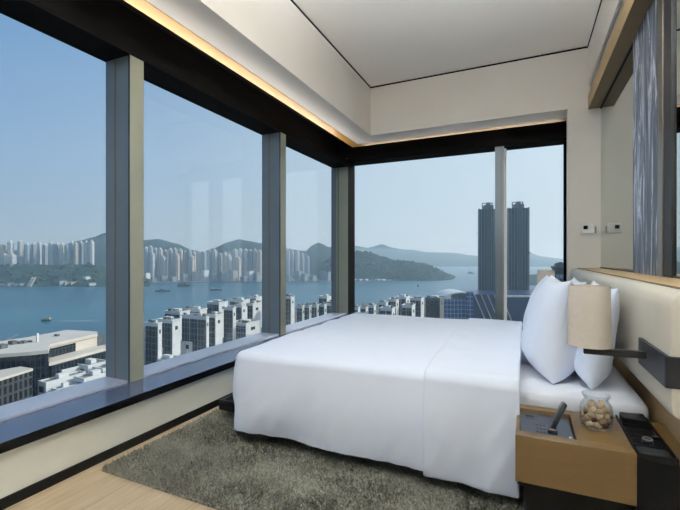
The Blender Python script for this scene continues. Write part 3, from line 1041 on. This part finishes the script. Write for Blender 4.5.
def woodland(src, count, r0, r1, label, seed):
    rnd = random.Random(seed)
    base = bmesh.new(); bmesh.ops.create_icosphere(base, subdivisions=1, radius=1)
    bv = [v.co.copy() for v in base.verts]; bf = [[v.index for v in f.verts] for f in base.faces]; base.free()
    vv = []; ff = []; mi = []
    pts = [p for p in HILLV[src] if p[2] > SEA + 4]
    for _ in range(count):
        p = rnd.choice(pts); r = rnd.uniform(r0, r1); b = len(vv); k = rnd.randrange(3)
        ox, oy = rnd.uniform(-4, 4), rnd.uniform(-4, 4)
        for q in bv:
            j = 1 + rnd.uniform(-.2, .2)
            vv.append((p[0] + ox + q.x * r * j, p[1] + oy + q.y * r * j, p[2] + r * .3 + q.z * r * .8 * j))
        for f in bf:
            ff.append([b + i for i in f]); mi.append(k)
    me = bpy.data.meshes.new('trees'); me.from_pydata(vv, [], ff)
    for m in ('leafdark', 'leafmid', 'leafdry'): me.materials.append(M[m])
    me.polygons.foreach_set('material_index', mi)
    o = bpy.data.objects.new('trees', me); COL.objects.link(o)
    tag(o, label, 'trees', kind='stuff')
M['leafdark'] = mat('leaf_dark', (26, 44, 34), 0.9, spec=.1)
M['leafmid'] = mat('leaf_mid', (52, 70, 48), 0.9, spec=.1)
M['leafdry'] = mat('leaf_dry', (70, 82, 62), 0.9, spec=.1)
woodland('shore_hill', 420, 2.5, 5.5, 'dark green scrub and trees over the slope below the harbour towers', 21)
woodland('shore_spur', 160, 2.0, 4.0, 'dark scrub on the low spur at the left edge of the harbour', 22)
woodland('headland', 1100, 2, 4.5, 'woods covering the headland in the back window', 23)

# flat far shore with its quay
def far_shore():
    front = [(-150, 287.2), (0, 287.2), (60, 286.8), (104, 286), (130, 284.5), (150, 283.6), (185, 283.0), (215, 282.6), (262, 282.8), (290, 282.2), (320, 281.8), (334, 281.2), (353, 281), (392, 281.5)]
    pts = [tuple(at_z(px, py, SEA)[:2]) for px, py in front]
    pts += [ray_pt(392, 1250), ray_pt(300, 1500), ray_pt(150, 1500), ray_pt(-150, 1300)]
    m = MB(); m.prism(pts, SEA - 2, SEA + 2.2)
    struct(m.build('far_shore', M['quay']), 'flat built up shore across the harbour', 'shore')
far_shore()

# ---- far residential towers: a cross-shaped body, roof block and water tank
def tower_proto(name, mt, wx, h, label, group):
    r = thing(name, label, 'tower', (0, 0, 0), 0, group)
    a, b = wx / 2, wx * .28
    poly = [(-b, -a), (b, -a), (b, -b), (a, -b), (a, b), (b, b), (b, a), (-b, a), (-b, b), (-a, b), (-a, -b), (-b, -b)]
    MB().prism(poly, 0, h).build('body', mt, r, local=True)
    MB().box(-b * .8, b * .8, -b * .8, b * .8, h, h + 3).build('roof_block', M['concrete'], r, local=True)
    MB().box(-b * .3, b * .5, -b * .4, b * .3, h + 3, h + 4.6).build('water_tank', M['white'], r, local=True)
    return r
rnd = random.Random(3)
def tower_row(specs, d_of, label, group, zbase):
    protos = {}
    for px, wpx, ytop, kind in specs:
        d = d_of(px) + rnd.uniform(-18, 18)
        x, y = ray_pt(px, d)
        h = z_at(ytop, d) - zbase - 3
        wm = wpx / F_PX * d
        rz = rnd.uniform(-.25, .25)
        if kind not in protos:
            protos[kind] = tower_proto('residential_tower', M['resi%d' % kind], wm * .86, h, label, group)
            o = protos[kind]; o.location = (x, y, zbase); o.rotation_euler = (0, 0, rz)
            o['w'] = wm * .86; o['h'] = h
        else:
            p = protos[kind]
            dup(p, (x, y, zbase), rz, (.86 * wm / p['w'], .86 * wm / p['w'], h / p['h']))
G1 = 'towers above the green slope'
tower_row([(2, 6, 244, 3), (10.5, 5.5, 241, 1), (20.5, 5.5, 240.5, 0), (27, 5, 243.5, 2), (34, 5.5, 243, 2), (39.5, 4.5, 242, 1), (45, 5, 244, 2), (51.5, 5.5, 242, 1), (57, 4.5, 243, 2), (62.5, 5, 243.5, 0), (67.5, 5, 243.5, 1), (72, 4.5, 241.5, 2), (76, 4, 242.5, 3), (81, 4.5, 241.5, 2), (86, 4.5, 241, 1), (91.5, 5, 240.5, 1), (-8, 6, 242, 2), (-18, 6, 243, 1)],
          lambda p: 985, 'pale residential tower in the row above the green slope, nearest left pane', G1, -22)
tower_row([(5, 7, 254, 0), (13, 6, 254, 1), (-4, 6, 255, 1)], lambda p: 950, 'shorter pale block in front of the towers at the left edge', 'short blocks at the left edge', -26)
G2 = 'towers along the far shore'
spec2 = []
for px, y, w in ((146, 247, 5), (150.5, 246, 5), (155.5, 248, 4.5), (160, 248, 5), (165.5, 250, 5), (170.5, 248.5, 5), (175, 248, 4.5), (180, 249, 5.5), (185, 251, 4.5), (189.5, 250, 4.5), (194, 251.5, 4), (199, 250.5, 5), (204, 251, 5), (209, 250, 5), (214.5, 249.5, 5.5), (220, 253, 5), (225, 252, 4.5), (229.5, 251.5, 5), (235, 249, 5.5), (240, 248.5, 5), (245.5, 249, 5), (250.5, 249.5, 5), (255, 249, 4.5), (259.5, 250, 4.5)):
    spec2.append((px, w, y, rnd.choice((0, 1, 2, 2, 3, 1))))
tower_row(spec2, lambda p: 1090, 'pale high-rise in the tower row on the far shore, middle left pane', G2, SEA + 2)
tower_row([(152.5, 5, 253, 1), (163, 5, 256, 0), (177, 5.5, 254, 3), (192, 5, 256, 3), (229, 6, 255, 0), (238, 6, 257, 3)], lambda p: 1040, 'shorter cream high-rise standing in front of the far shore row', 'shorter high-rises in front', SEA + 2)
tower_row([(287.5, 5, 249, 2), (292, 3.6, 250, 1), (297.5, 4, 250.5, 1), (302.5, 4, 253.5, 2), (307.5, 4, 256, 2)], lambda p: 1180, 'slim tower on the far shore below the pointed hill, corner pane', 'slim towers below the pointed hill', SEA + 2)
# waterfront midrise blocks
def shore_block(px, wpx, y0, d, mt, label, group):
    x, y = ray_pt(px, d)
    h = z_at(y0, d) - SEA - 2
    wm = wpx / F_PX * d * .8
    t = thing('waterfront_block', label, 'building', (x, y, SEA + 2), math.radians(-15) + rnd.uniform(-.2, .2), group)
    MB().box(-wm / 2, wm / 2, -6, 6, 0, h).build('walls', mt, t, local=True)
    MB().box(-wm / 2 - .4, wm / 2 + .4, -6.4, 6.4, h, h + 1).build('roof', M['greyroof'], t, local=True)
LB = 'low waterfront building below the far shore towers'
for px, w, y, d, k in ((147, 5, 273, 985, 'white'), (154, 7, 278, 980, 'midrise'), (163, 8, 276, 990, 'midrise'), (173, 8, 277, 985, 'midrise'), (184, 9, 274, 1000, 'midrise'), (196, 10, 272, 1010, 'midrise'), (205, 8, 270, 1010, 'white'), (213, 10, 275, 1000, 'midrise'), (222, 8, 272, 1005, 'midrise'), (250, 7, 271, 1005, 'white'), (257, 7, 273, 1000, 'midrise'), (244, 8, 277, 990, 'midrise')):
    shore_block(px, w, y, d, M[k], LB + ', middle left pane', 'low waterfront buildings, middle left pane')
shore_block(233, 14, 270.5, 1000, M['resi3'], 'wide beige waterfront building with a dark doorway below the far towers', None)
for px, w, y, d, k in ((289, 6, 276, 1010, 'midrise'), (298, 8, 271.5, 1020, 'midrise'), (305, 6, 274, 1020, 'midrise'), (313, 7, 276, 1030, 'midrise'), (325, 14, 272, 1050, 'midrise')):
    shore_block(px, w, y, d, M[k], LB + ', corner pane', 'low waterfront buildings, corner pane')
for px, w, y, d, k in ((63, 4, 281, 850, 'white'), (68, 4, 282, 850, 'concrete'), (74, 4, 282, 852, 'concrete')):
    shore_block(px, w, y, d, M[k], 'small white shed on the waterline under the green slope', 'white sheds on the waterline')
for px, w, y, d in ((1, 4, 283.5, 838), (6, 3, 284, 838), (11, 4, 283, 840), (17, 3, 284, 838), (23, 4, 283.5, 838), (29, 3, 284.2, 838)):
    shore_block(px, w, y, d, M['midrise'], 'small grey shed on the waterline at the far left of the harbour', 'grey sheds on the waterline')
p = at_z(37, 281, SEA + 12)
rpm = thing('ramp', 'pale sloping ramp running down the green slope to the water', 'ramp', (p.x, p.y, SEA + 2), math.radians(YAW))
for sx in (-3, 3):
    q = Matrix.Translation(Vector((sx, -16, 8))) @ Matrix.Rotation(math.radians(28), 4, 'Y')
    MB().box(-1.0, 1.0, -2, 2, -9, 12, tf=q).build('rail', M['concrete'], rpm, local=True)
shore_block(87, 8, 276.5, 872, M['white'], 'white terraced building on the slope right of the waterline sheds', None)
shore_block(92, 9, 283, 850, M['white'], 'long low white shed at the waterline beside the window mullion', None)
for px in (354, 360, 366, 378, 383):
    shore_block(px, 3.2, 279.2, 1048, M['white'], 'tiny white house at the foot of the headland', 'white houses under the headland')

# ---- boats
def boat(name, label, px, py, L, hgt, hull, topm, heading, cabin=(-.35, .2)):
    p = at_z(px, py, SEA)
    t = thing(name, label, 'boat', (p.x, p.y, SEA), heading)
    W = L * .2
    pts = [(-L / 2, -W / 2), (L * .3, -W / 2), (L / 2, 0), (L * .3, W / 2), (-L / 2, W / 2)]
    MB().prism(pts, -.5, hgt).build('hull', hull, t, local=True)
    MB().box(L * cabin[0], L * cabin[1], -W * .4, W * .4, hgt, hgt * 2.1).build('cabin', topm, t, local=True)
    MB().box(L * (cabin[0] + .1), L * (cabin[0] + .13), -.4, .4, hgt * 2.1, hgt * 3.6).build('mast', M['plant'], t, local=True)
    return t
fd = math.radians(YAW)
fb = boat('ferry', 'small green and yellow ferry trailing a wake in the nearest left pane', 46, 321, 9.5, 1.5, M['hullgreen'], M['ferrytop'], fd + PI, (-.4, .3))
wk = MB(); wk.quadset([(5.5, -.3, .06), (40, -1.2, .06), (56, 0, .06), (40, 1.0, .06), (5.5, .3, .06)], [(0, 1, 2, 3, 4)])
wk = wk.build('wake', M['foam'], None)
wk.location = fb.location + Vector((0, 0, 0)); wk.rotation_euler = (0, 0, fd); tag(wk, 'thin white wake behind the small ferry', 'wake')
boat('cargo_ship', 'long dark barge at anchor, leftmost in the middle left pane', 163, 291.6, 26, 2.2, M['hull'], M['plant'], fd, (-.2, .1))
boat('cargo_ship', 'dark work barge with derricks close to the far quay', 184, 286.5, 26, 4.2, M['hull'], M['plant'], fd, (-.4, .2))
boat('cargo_ship', 'dark cargo ship alone in the water, right in the middle left pane', 216, 290.4, 21, 2.2, M['hull'], M['ferrytop'], fd + .1, (-.45, -.25))
boat('cargo_ship', 'tiny dark boat far out in the back window, below the headland', 418, 286.5, 4, 1.6, M['hull'], M['hull'], fd)
boat('cargo_ship', 'distant ship on the pale water left of the twin towers', 471, 273.6, 26, 3.0, M['hull'], M['plant'], fd)

# ---- twin towers
def twin(px0, px1, ytop, d, label):
    pc = (px0 + px1) / 2
    x, y = ray_pt(pc, d)
    wm = (px1 - px0) / F_PX * d
    top = z_at(ytop, d)
    h = top - GZ
    t = thing('skyscraper', label, 'skyscraper', (x, y, GZ), math.radians(YAW - 12))
    a = wm / 2
    MB().box(-a * .62, a * .62, -a * .8, a * .8, 0, h - 2).build('core', M['towerglass'], t, local=True)
    for sx in (-1, 1):
        m = MB(); m.lathe([(a * .48, 0), (a * .48, h - 2)], 20, c=(sx * a * .5, -a * .35, 0)); m.build('rounded_bay', M['towerglass'], t, local=True)
        m = MB(); m.box(sx * a * .96 - .5, sx * a * .96 + .5, -a * .5, a * .5, 0, h - 1); m.build('side_fin', M['towerfin'], t, local=True)
    MB().box(-a * .08, a * .08, -a * .92, -a * .78, 0, h).build('centre_strip', M['towerfin'], t, local=True)
    for sx in (-.78, -.5, -.22, .22, .5, .78):
        MB().box(sx * a - .22, sx * a + .22, -a * .9, -a * .6, 0, h - 2).build('vertical_rib', M['towerrib'], t, local=True)
    zm = h * .55
    MB().box(-a * 1.0, a * 1.0, -a * .86, a * .84, zm, zm + 1.2).build('refuge_floor', M['hull'], t, local=True)
    cr = MB()
    cr.box(-a * .5, a * .5, -a * .5, a * .5, h - 2, h + 2.6)
    cr.box(-a * .7, -a * .62, -a * .5, -a * .4, h - 4, h + 4.5); cr.box(a * .3, a * .38, -a * .5, -a * .4, h, h + 5)
    cr.box(-a * .7, a * .45, -a * .5, -a * .42, h + 4.2, h + 4.9)
    cr.box(-a * .2, a * .2, -a * .3, a * .3, h + 2.6, h + 5.5)
    cr.build('roof_frame', M['plant'], t, local=True)
twin(479, 497, 208, 430, 'dark twin skyscraper partly behind the back window mullion')
twin(508.5, 527.5, 207, 430, 'dark twin skyscraper right of the back window mullion')

# ---- near apartment blocks
def block(p0, p1, p2, ytop, zr, label, group=None, bays=2, mt='apt', body='white', name='apartment_block', extra=True):
    P1 = at_z(p1, ytop, zr)
    Y = P1.y; X1 = P1.x
    X0 = x_at(p0, Y)
    Y2 = y_at(p2, X1)
    if Y2 <= Y or Y2 - Y > 60: Y2 = Y + 18
    wx, ly, h = X1 - X0, Y2 - Y, zr - GZ
    t = thing(name, label, 'building', (X0, Y, GZ), 0, group)
    MB().box(0, wx, 0, ly, 0, h).build('body', M[body], t, local=True)
    bw = wx / bays
    for k in range(bays):
        MB().box(bw * k + bw * .06, bw * k + bw * .92, -.5, .02, 0, h - 1.4).build('window_bay', M[mt], t, local=True)
    MB().box(wx - .02, wx + .25, ly * .35, ly * .62, h - 4.6, h - 2.8).build('end_window', M['hull'], t, local=True)
    pr = MB()
    pr.box(-.4, wx + .4, -.7, -.3, h, h + .6); pr.box(wx, wx + .4, -.3, ly, h, h + .6); pr.box(-.4, 0, -.3, ly, h, h + .6); pr.box(0, wx, ly - .4, ly, h, h + .6)
    pr.build('parapet', M[body], t, local=True)
    if extra:
        MB().box(wx * .3, wx * .75, ly * .25, ly * .6, h, h + 1.7).build('roof_house', M['white'], t, local=True)
        q_ = random.Random(int(p0 * 7 + ytop))
        for _ in range(4):
            cx, cy, sz = q_.uniform(.08, .92) * wx, q_.uniform(.05, .95) * ly, q_.uniform(.5, 1.3)
            MB().box(cx - sz, cx + sz, cy - sz * .8, cy + sz * .8, h, h + q_.uniform(.7, 2.0)).build('roof_plant', M['plant' if _ % 2 else 'greyroof'], t, local=True)
        MB().box(.4, wx - .1, .4, ly - .5, h, h + .12).build('roof_deck', M['greyroof'], t, local=True)
    return t
ZA = -30
names = ['leftmost of the white apartment blocks in the middle left pane, beside the mullion', 'second white apartment block from the left mullion of the middle left pane, blank end wall',
         'wide white apartment block with two dark window bays, centre of the middle left pane', 'narrow white apartment block with a bright blank end wall, centre of the middle left pane',
         'taller looking apartment block just right of the bright blank end wall', 'slim dark fronted apartment block, third from the right mullion', 'white ended apartment block against the right mullion of the middle left pane']
for s, nme, bays in zip([(146, 158, 162, 324), (158, 172.5, 180.5, 321), (182, 206.5, 209, 317.5), (208.5, 215.5, 222.5, 315.5), (224, 233, 236, 308.5), (235, 242, 246, 305.5), (247.5, 253, 261, 304)], names, (2, 2, 3, 1, 2, 1, 1)):
    block(*s, ZA, nme, None, bays)
for k, s in enumerate([(165, 180, 190, 312.5), (186, 200, 207, 310), (207, 219, 228, 303), (230, 243, 250, 300.5), (248, 256, 263, 297.5)]):
    block(*s, ZA, 'white apartment roof in the second row behind the middle left pane blocks', 'second row apartment roofs', 2)
block(231, 246, 260, 324, -40, 'low teal windowed block in front of the right end of the apartment row', None, 4, 'aptlow', 'white')
block(286, 291, 294.5, 297, -26, 'single tall apartment block at the left of the corner pane', None, 2)
for s in [(297, 302.5, 304.5, 306.5), (304.5, 309.5, 311.5, 306), (312, 317, 319, 305.5), (319.5, 324.5, 326.5, 305), (327, 331.5, 334, 304)]:
    block(*s, ZA, 'dark windowed apartment bay block in the row across the corner pane', 'apartment row in the corner pane', 1)
block(319, 327, 334, 297, ZA, 'apartment block behind the corner pane row, next to the corner post', None, 2)
# roofs in the back window
for s in [(353, 358, 360, 308), (361, 366, 368, 307), (368.5, 374, 376, 306)]:
    block(*s, ZA, 'grey white apartment block at the left end of the back window', 'apartment blocks left in the back window', 1)
nm = [('small grey roofed block, first of the cluster in the middle of the back window', (379, 386, 388, 303)), ('white roofed block in the cluster in the middle of the back window', (388, 396, 399, 300)), ('block with the highest roof of the back window cluster', (396, 406, 410, 297.5)), ('low white block in front of the back window cluster', (402, 412, 415, 306)), ('grey block at the right of the back window cluster', (410, 421, 424, 299)), ('lower grey block in front of the dark building in the back window', (380, 392, 395, 309))]
for nme, s in nm:
    block(*s, ZA, nme, None, 2)
block(425.5, 440, 444, 299, -28, 'dark plain building right of the roof cluster in the back window', None, 1, 'office', 'plant')
# blue station building
def station():
    d = 330
    x, y = ray_pt(480, d)
    zt = z_at(292, d)
    t = thing('station_building', 'deep blue glass station building with slanting white struts below the twin towers', 'building', (x, y, GZ), math.radians(YAW))
    k = d / F_PX
    h = zt - GZ
    MB().box(-36 * k, -14 * k, 0, 30, 0, h - 6).build('window_wing', M['blueglass'], t, local=True)
    MB().box(-14 * k, 95 * k, 0, 45, 0, h - 2).build('glass_hall', M['deepblue'], t, local=True)
    MB().box(-14 * k, -8 * k, -3, 0, 0, h + .5).build('corner_block', M['blueglass'], t, local=True)
    for i in range(5):
        m = MB(); q = Matrix.Translation(Vector((-6 * k + i * 6.5 * k, -1.2, h - 2))) @ Matrix.Rotation(math.radians(157), 4, 'Y')
        m.box(-.35, .35, -.4, .4, 0, 26, tf=q); m.build('strut', M['concrete'], t, local=True)
    MB().box(20 * k, 95 * k, -3, 46, h - 4, h - 2.6).build('white_eave', M['white'], t, local=True)
    # shallow curved roof
    V = []; F = []
    n = 14
    for i in range(n + 1):
        a = -1 + 2 * i / n
        for yy in (4, 40):
            V.append(((-17 + 19 * a) * k, yy, h - 5 + 4.5 * (1 - a * a)))
            V.append(((-17 + 19 * a) * k, yy, h - 6 + 4.5 * (1 - a * a)))
    for i in range(n):
        b0 = i * 4; b1 = b0 + 4
        F += [(b0, b1, b1 + 2, b0 + 2), (b0 + 1, b0 + 3, b1 + 3, b1 + 1), (b0, b0 + 1, b1 + 1, b1), (b0 + 2, b1 + 2, b1 + 3, b0 + 3)]
    m = MB(); m.quadset(V, F); m.build('curved_roof', M['white'], t, local=True, smooth=True)
station()
block(556, 566, 575, 269.5, -2, 'grey block rising beside the right jamb of the back window', None, 3, 'resi2', 'plant')

# ---- shopping centre with the big flat roof, nearest left pane
def mall():
    zr = -33
    root = thing('shopping_centre', 'large building with a wide pale flat roof and dark glass front, nearest left pane', 'building', tuple(at_z(40, 345, zr)[:2]) + (GZ,))
    roof_px = [(-60, 360), (0, 354), (30, 351.8), (48.5, 350), (50, 344), (97.5, 333.5), (97.5, 331.5), (66.7, 329.8), (26.7, 337.3), (0, 340.8), (-60, 347)]
    rp = poly_pts(roof_px, zr)
    rf = MB(); rf.prism(rp, zr - 1.3, zr)
    rf = rf.build('flat_roof', M['concrete'], root)
    # facades set back under the roof edge
    a, b, c_, d_, e_, f_ = [at_z(px, py, zr) for px, py in ((-60, 358), (0, 352), (30, 350), (48, 348.4), (50.5, 343.6), (97, 333.2))]
    def wall_between(p, q, z0, z1, name, m, thick=4):
        dr = (Vector((q.x, q.y, 0)) - Vector((p.x, p.y, 0))); L = dr.length; ang = math.atan2(dr.y, dr.x)
        tf = Matrix.Translation(Vector((p.x, p.y, 0))) @ Matrix.Rotation(ang, 4, 'Z')
        w = MB(); w.box(0, L, 0, thick, z0, z1, tf=tf); return w.build(name, m, root)
    wall_between(a, b, GZ, zr - 1.3, 'glass_front', M['curtain'])
    wall_between(b, c_, GZ, zr - 1.3, 'glass_front', M['curtain'])
    wall_between(c_, d_, GZ, zr - 1.3, 'glass_front', M['curtain'])
    wall_between(e_, f_, GZ, zr - 1.3, 'wing_wall', M['concrete'])
    g = e_ + (f_ - e_) * .52
    o = e_ + (f_ - e_) * .03
    sh = Vector((.5, -.5, 0))
    wall_between(o + sh, g + sh, zr - 5.5, zr - 2.0, 'window_band', M['curtain'], 1)
    wall_between(f_, at_z(104.5, 332, zr), GZ, zr - 1, 'end_wall', M['plant'], 4)
    # lower terrace in front of the wing
    zt = -38.5
    tp = poly_pts([(49, 363), (106, 348), (106, 344.5), (75, 350.5), (49.5, 357)], zt)
    m = MB(); m.prism(tp, zt - 1.2, zt); m.build('terrace', M['concrete'], root)
    p, q = at_z(52, 362, zt), at_z(106, 347.8, zt)
    wall_between(p, q, GZ, zt - 1.2, 'terrace_front', M['curtain'], 2)
    # roof clutter
    for px, py, s in ((13, 344, 1.6), (20, 343.5, 1.0), (24, 343, 1.2), (30, 342, .8), (57, 336, 1.0), (2, 348, 1.8)):
        w = at_z(px, py, zr); m = MB(); m.box(w.x - s, w.x + s, w.y - s * .6, w.y + s * .6, zr, zr + s * .8); m.build('roof_unit', M['plant'], root)
    w = at_z(37.5, 342, zr); m = MB(); m.box(w.x - .35, w.x + .35, w.y - .35, w.y + .35, zr, zr + 3.6); m.build('roof_post', M['white'], root)
    w = at_z(2, 341, zr); m = MB(); m.cyl((w.x, w.y, zr), (w.x + 1.5, w.y + 5.5, zr + 2.0), .25, 8); m.build('crane_boom', M['steel'], root)
mall()
# dark office block at lower left
def prism_building(name, label, pix, zr, mt, roofm, extra=None):
    pts = poly_pts(pix, zr)
    cx = sum(p[0] for p in pts) / len(pts); cy = sum(p[1] for p in pts) / len(pts)
    t = thing(name, label, 'building', (cx, cy, GZ))
    m = MB(); m.prism(pts, GZ, zr - .8); m.build('walls', mt, t)
    grow = [(cx + (p[0] - cx) * 1.015, cy + (p[1] - cy) * 1.015) for p in pts]
    m = MB(); m.prism(grow, zr - .8, zr); m.build('roof', roofm, t)
    return t
prism_building('office_building', 'dark office block with a pale roof edge at the lower left corner of the window', [(-60, 394), (0, 378.5), (32.5, 368.5), (20, 366.5), (0, 370), (-60, 380)], -38, M['office'], M['concrete'])
def white_house(pix_front, wpx_dir, label, zr, lx, ly):
    p = at_z(pix_front[0], pix_front[1], zr)
    t = thing('white_low_building', label, 'building', (p.x, p.y, GZ))
    h = zr - GZ
    MB().box(-lx, 0, 0, ly, 0, h).build('walls', M['white'], t, local=True)
    pr = MB(); pr.box(-lx, 0, 0, .5, h, h + .55); pr.box(-.5, 0, .5, ly, h, h + .55); pr.box(-lx, -lx + .5, .5, ly, h, h + .55); pr.box(-lx, 0, ly - .5, ly, h, h + .55)
    pr.build('parapet', M['white'], t, local=True)
    MB().box(-lx + .5, -.5, .5, ly - .5, h, h + .15).build('roof_deck', M['greyroof'], t, local=True)
    MB().box(-lx * .85, -lx * .25, -.1, .05, h - 3.4, h - 1.2).build('window', M['office'], t, local=True)
    MB().box(-lx * .7, -lx * .3, ly * .35, ly * .6, h + .15, h + 1.8).build('skylight', M['white'], t, local=True)
    return t
ZW = -44
white_house((46, 384), 0, 'small white house with a dark window, lowest in the nearest left pane', ZW, 5.0, 15)
white_house((57, 391), 0, 'white flat roof at the bottom of the nearest left pane, right of the small house', ZW - 2, 3.4, 8)
white_house((62, 371.5), 0, 'white roofed block with a pale blue parapet behind the small white house', ZW + 1, 7.5, 9)
white_house((88, 367), 0, 'wide white roof terrace under the shopping centre, nearest left pane', ZW + 1.5, 9.5, 9)
white_house((84, 380), 0, 'cluttered grey roof in front of the wide white terrace', ZW, 6.0, 13)
white_house((103, 370), 0, 'white roof beside the mullion at the right of the nearest left pane', ZW + 1, 6.5, 14)
white_house((157, 350), 0, 'white low roof beside the mullion at the bottom of the middle left pane', ZW, 8, 9)
white_house((173, 345.5), 0, 'second white low roof from the mullion below the apartment blocks', ZW, 8.5, 9)
white_house((192, 343), 0, 'white low roof with a pointed parapet, third from the mullion below the apartments', ZW, 9, 8)
white_house((170, 362), 0, 'white low roof nearest the sill in the middle left pane', ZW - 3, 12, 9)

# ---- haze over the harbour: a thin real scattering volume outside the hotel
def haze():
    m = bpy.data.materials.new('sea_haze')
    m.use_nodes = True
    nt = m.node_tree
    nt.nodes.remove(nt.nodes['Principled BSDF'])
    vs = N(nt, 'ShaderNodeVolumeScatter')
    vs.inputs['Color'].default_value = (.66, .87, 1.0, 1)
    vs.inputs['Density'].default_value = HAZE
    vs.inputs['Anisotropy'].default_value = 0.25
    nt.links.new(vs.outputs[0], nt.nodes['Material Output'].inputs['Volume'])
    poly = [(-5100, -1400), (-30, -1400), (-30, 30), (3500, 30), (3500, 5500), (-5100, 5500)]
    mb = MB(); mb.prism(poly, SEA - 3, 75)
    o = mb.build('haze', m)
    tag(o, 'thin pale haze hanging over the harbour', 'haze', kind='stuff')
HAZE = 1 / 3300.0
haze()

# ------------------------------------------------------------------ light
SUN_AZ, SUN_EL = math.radians(50), math.radians(30)     # azimuth from +Y towards +X
wd = bpy.data.worlds.new('world'); SC.world = wd
wd.use_nodes = True
nt = wd.node_tree
bg = nt.nodes['Background']
L_ = nt.links.new
tc = N(nt, 'ShaderNodeTexCoord')
sep = N(nt, 'ShaderNodeSeparateXYZ'); L_(tc.outputs['Generated'], sep.inputs[0])
def sky_ramp(stops):
    r = N(nt, 'ShaderNodeValToRGB')
    e = r.color_ramp.elements
    e[0].position, e[0].color = stops[0][0], stops[0][1] + (1,)
    e[1].position, e[1].color = stops[-1][0], stops[-1][1] + (1,)
    for p, c in stops[1:-1]:
        x = e.new(p); x.color = c + (1,)
    L_(sep.outputs['Z'], r.inputs[0])
    return r
# clear sky away from the sun, and the paler half towards it
ra = sky_ramp([(0, (.36, .46, .54)), (.05, (.36, .475, .58)), (.21, (.285, .445, .65)), (.44, (.15, .32, .585)), (1, (.08, .2, .48))])
rb_ = sky_ramp([(0, (.65, .77, .84)), (.24, (.62, .75, .86)), (.5, (.50, .68, .86)), (1, (.2, .38, .68))])
flat = N(nt, 'ShaderNodeVectorMath', operation='DOT_PRODUCT')
L_(tc.outputs['Generated'], flat.inputs[0])
flat.inputs[1].default_value = (math.sin(SUN_AZ), math.cos(SUN_AZ), .15)
mr = N(nt, 'ShaderNodeMapRange', interpolation_type='SMOOTHSTEP')
mr.inputs['From Min'].default_value = -.6
mr.inputs['From Max'].default_value = .72
L_(flat.outputs['Value'], mr.inputs['Value'])
mxs = N(nt, 'ShaderNodeMix', data_type='RGBA')
L_(mr.outputs[0], mxs.inputs['Factor']); L_(ra.outputs[0], mxs.inputs[6]); L_(rb_.outputs[0], mxs.inputs[7])
# bright aureole round the sun
dt = N(nt, 'ShaderNodeVectorMath', operation='DOT_PRODUCT')
L_(tc.outputs['Generated'], dt.inputs[0])
dt.inputs[1].default_value = (math.sin(SUN_AZ) * math.cos(SUN_EL), math.cos(SUN_AZ) * math.cos(SUN_EL), math.sin(SUN_EL))
cl = N(nt, 'ShaderNodeClamp'); L_(dt.outputs['Value'], cl.inputs[0])
pw = N(nt, 'ShaderNodeMath', operation='POWER'); pw.inputs[1].default_value = 10
L_(cl.outputs[0], pw.inputs[0])
au = N(nt, 'ShaderNodeMix', data_type='RGBA', blend_type='ADD'); au.clamp_factor = False
L_(pw.outputs[0], au.inputs['Factor']); L_(mxs.outputs[2], au.inputs[6]); au.inputs[7].default_value = (1.8, 1.72, 1.55, 1)
L_(au.outputs[2], bg.inputs[0])
bg.inputs['Strength'].default_value = 1.0
sl = bpy.data.lights.new('sun', 'SUN'); sl.energy = 3.4; sl.angle = math.radians(.6); sl.color = (1, .96, .9)
so = bpy.data.objects.new('sun', sl); COL.objects.link(so)
dirv = Vector((math.sin(SUN_AZ) * math.cos(SUN_EL), math.cos(SUN_AZ) * math.cos(SUN_EL), math.sin(SUN_EL)))
so.rotation_euler = dirv.to_track_quat('Z', 'Y').to_euler()

# ------------------------------------------------------------------ camera
cam = bpy.data.cameras.new('camera')
cam.sensor_width = 36
cam.lens = 36 * F_PX / 680
cam.shift_y = (HOR - 255) / 680
cam.clip_start = .02; cam.clip_end = 20000
co = bpy.data.objects.new('camera', cam); COL.objects.link(co)
co.location = (0, 0, CZ)
co.rotation_euler = (PI / 2, 0, math.radians(YAW))
SC.camera = co
SC.view_settings.view_transform = 'Standard'
SC.view_settings.look = 'None'
SC.view_settings.exposure = 0.0
SC.view_settings.gamma = 1.0
SC.view_settings.use_curve_mapping = False
SC.cycles.max_bounces = 14
SC.cycles.transparent_max_bounces = 24
SC.cycles.diffuse_bounces = 6
SC.cycles.volume_bounces = 2
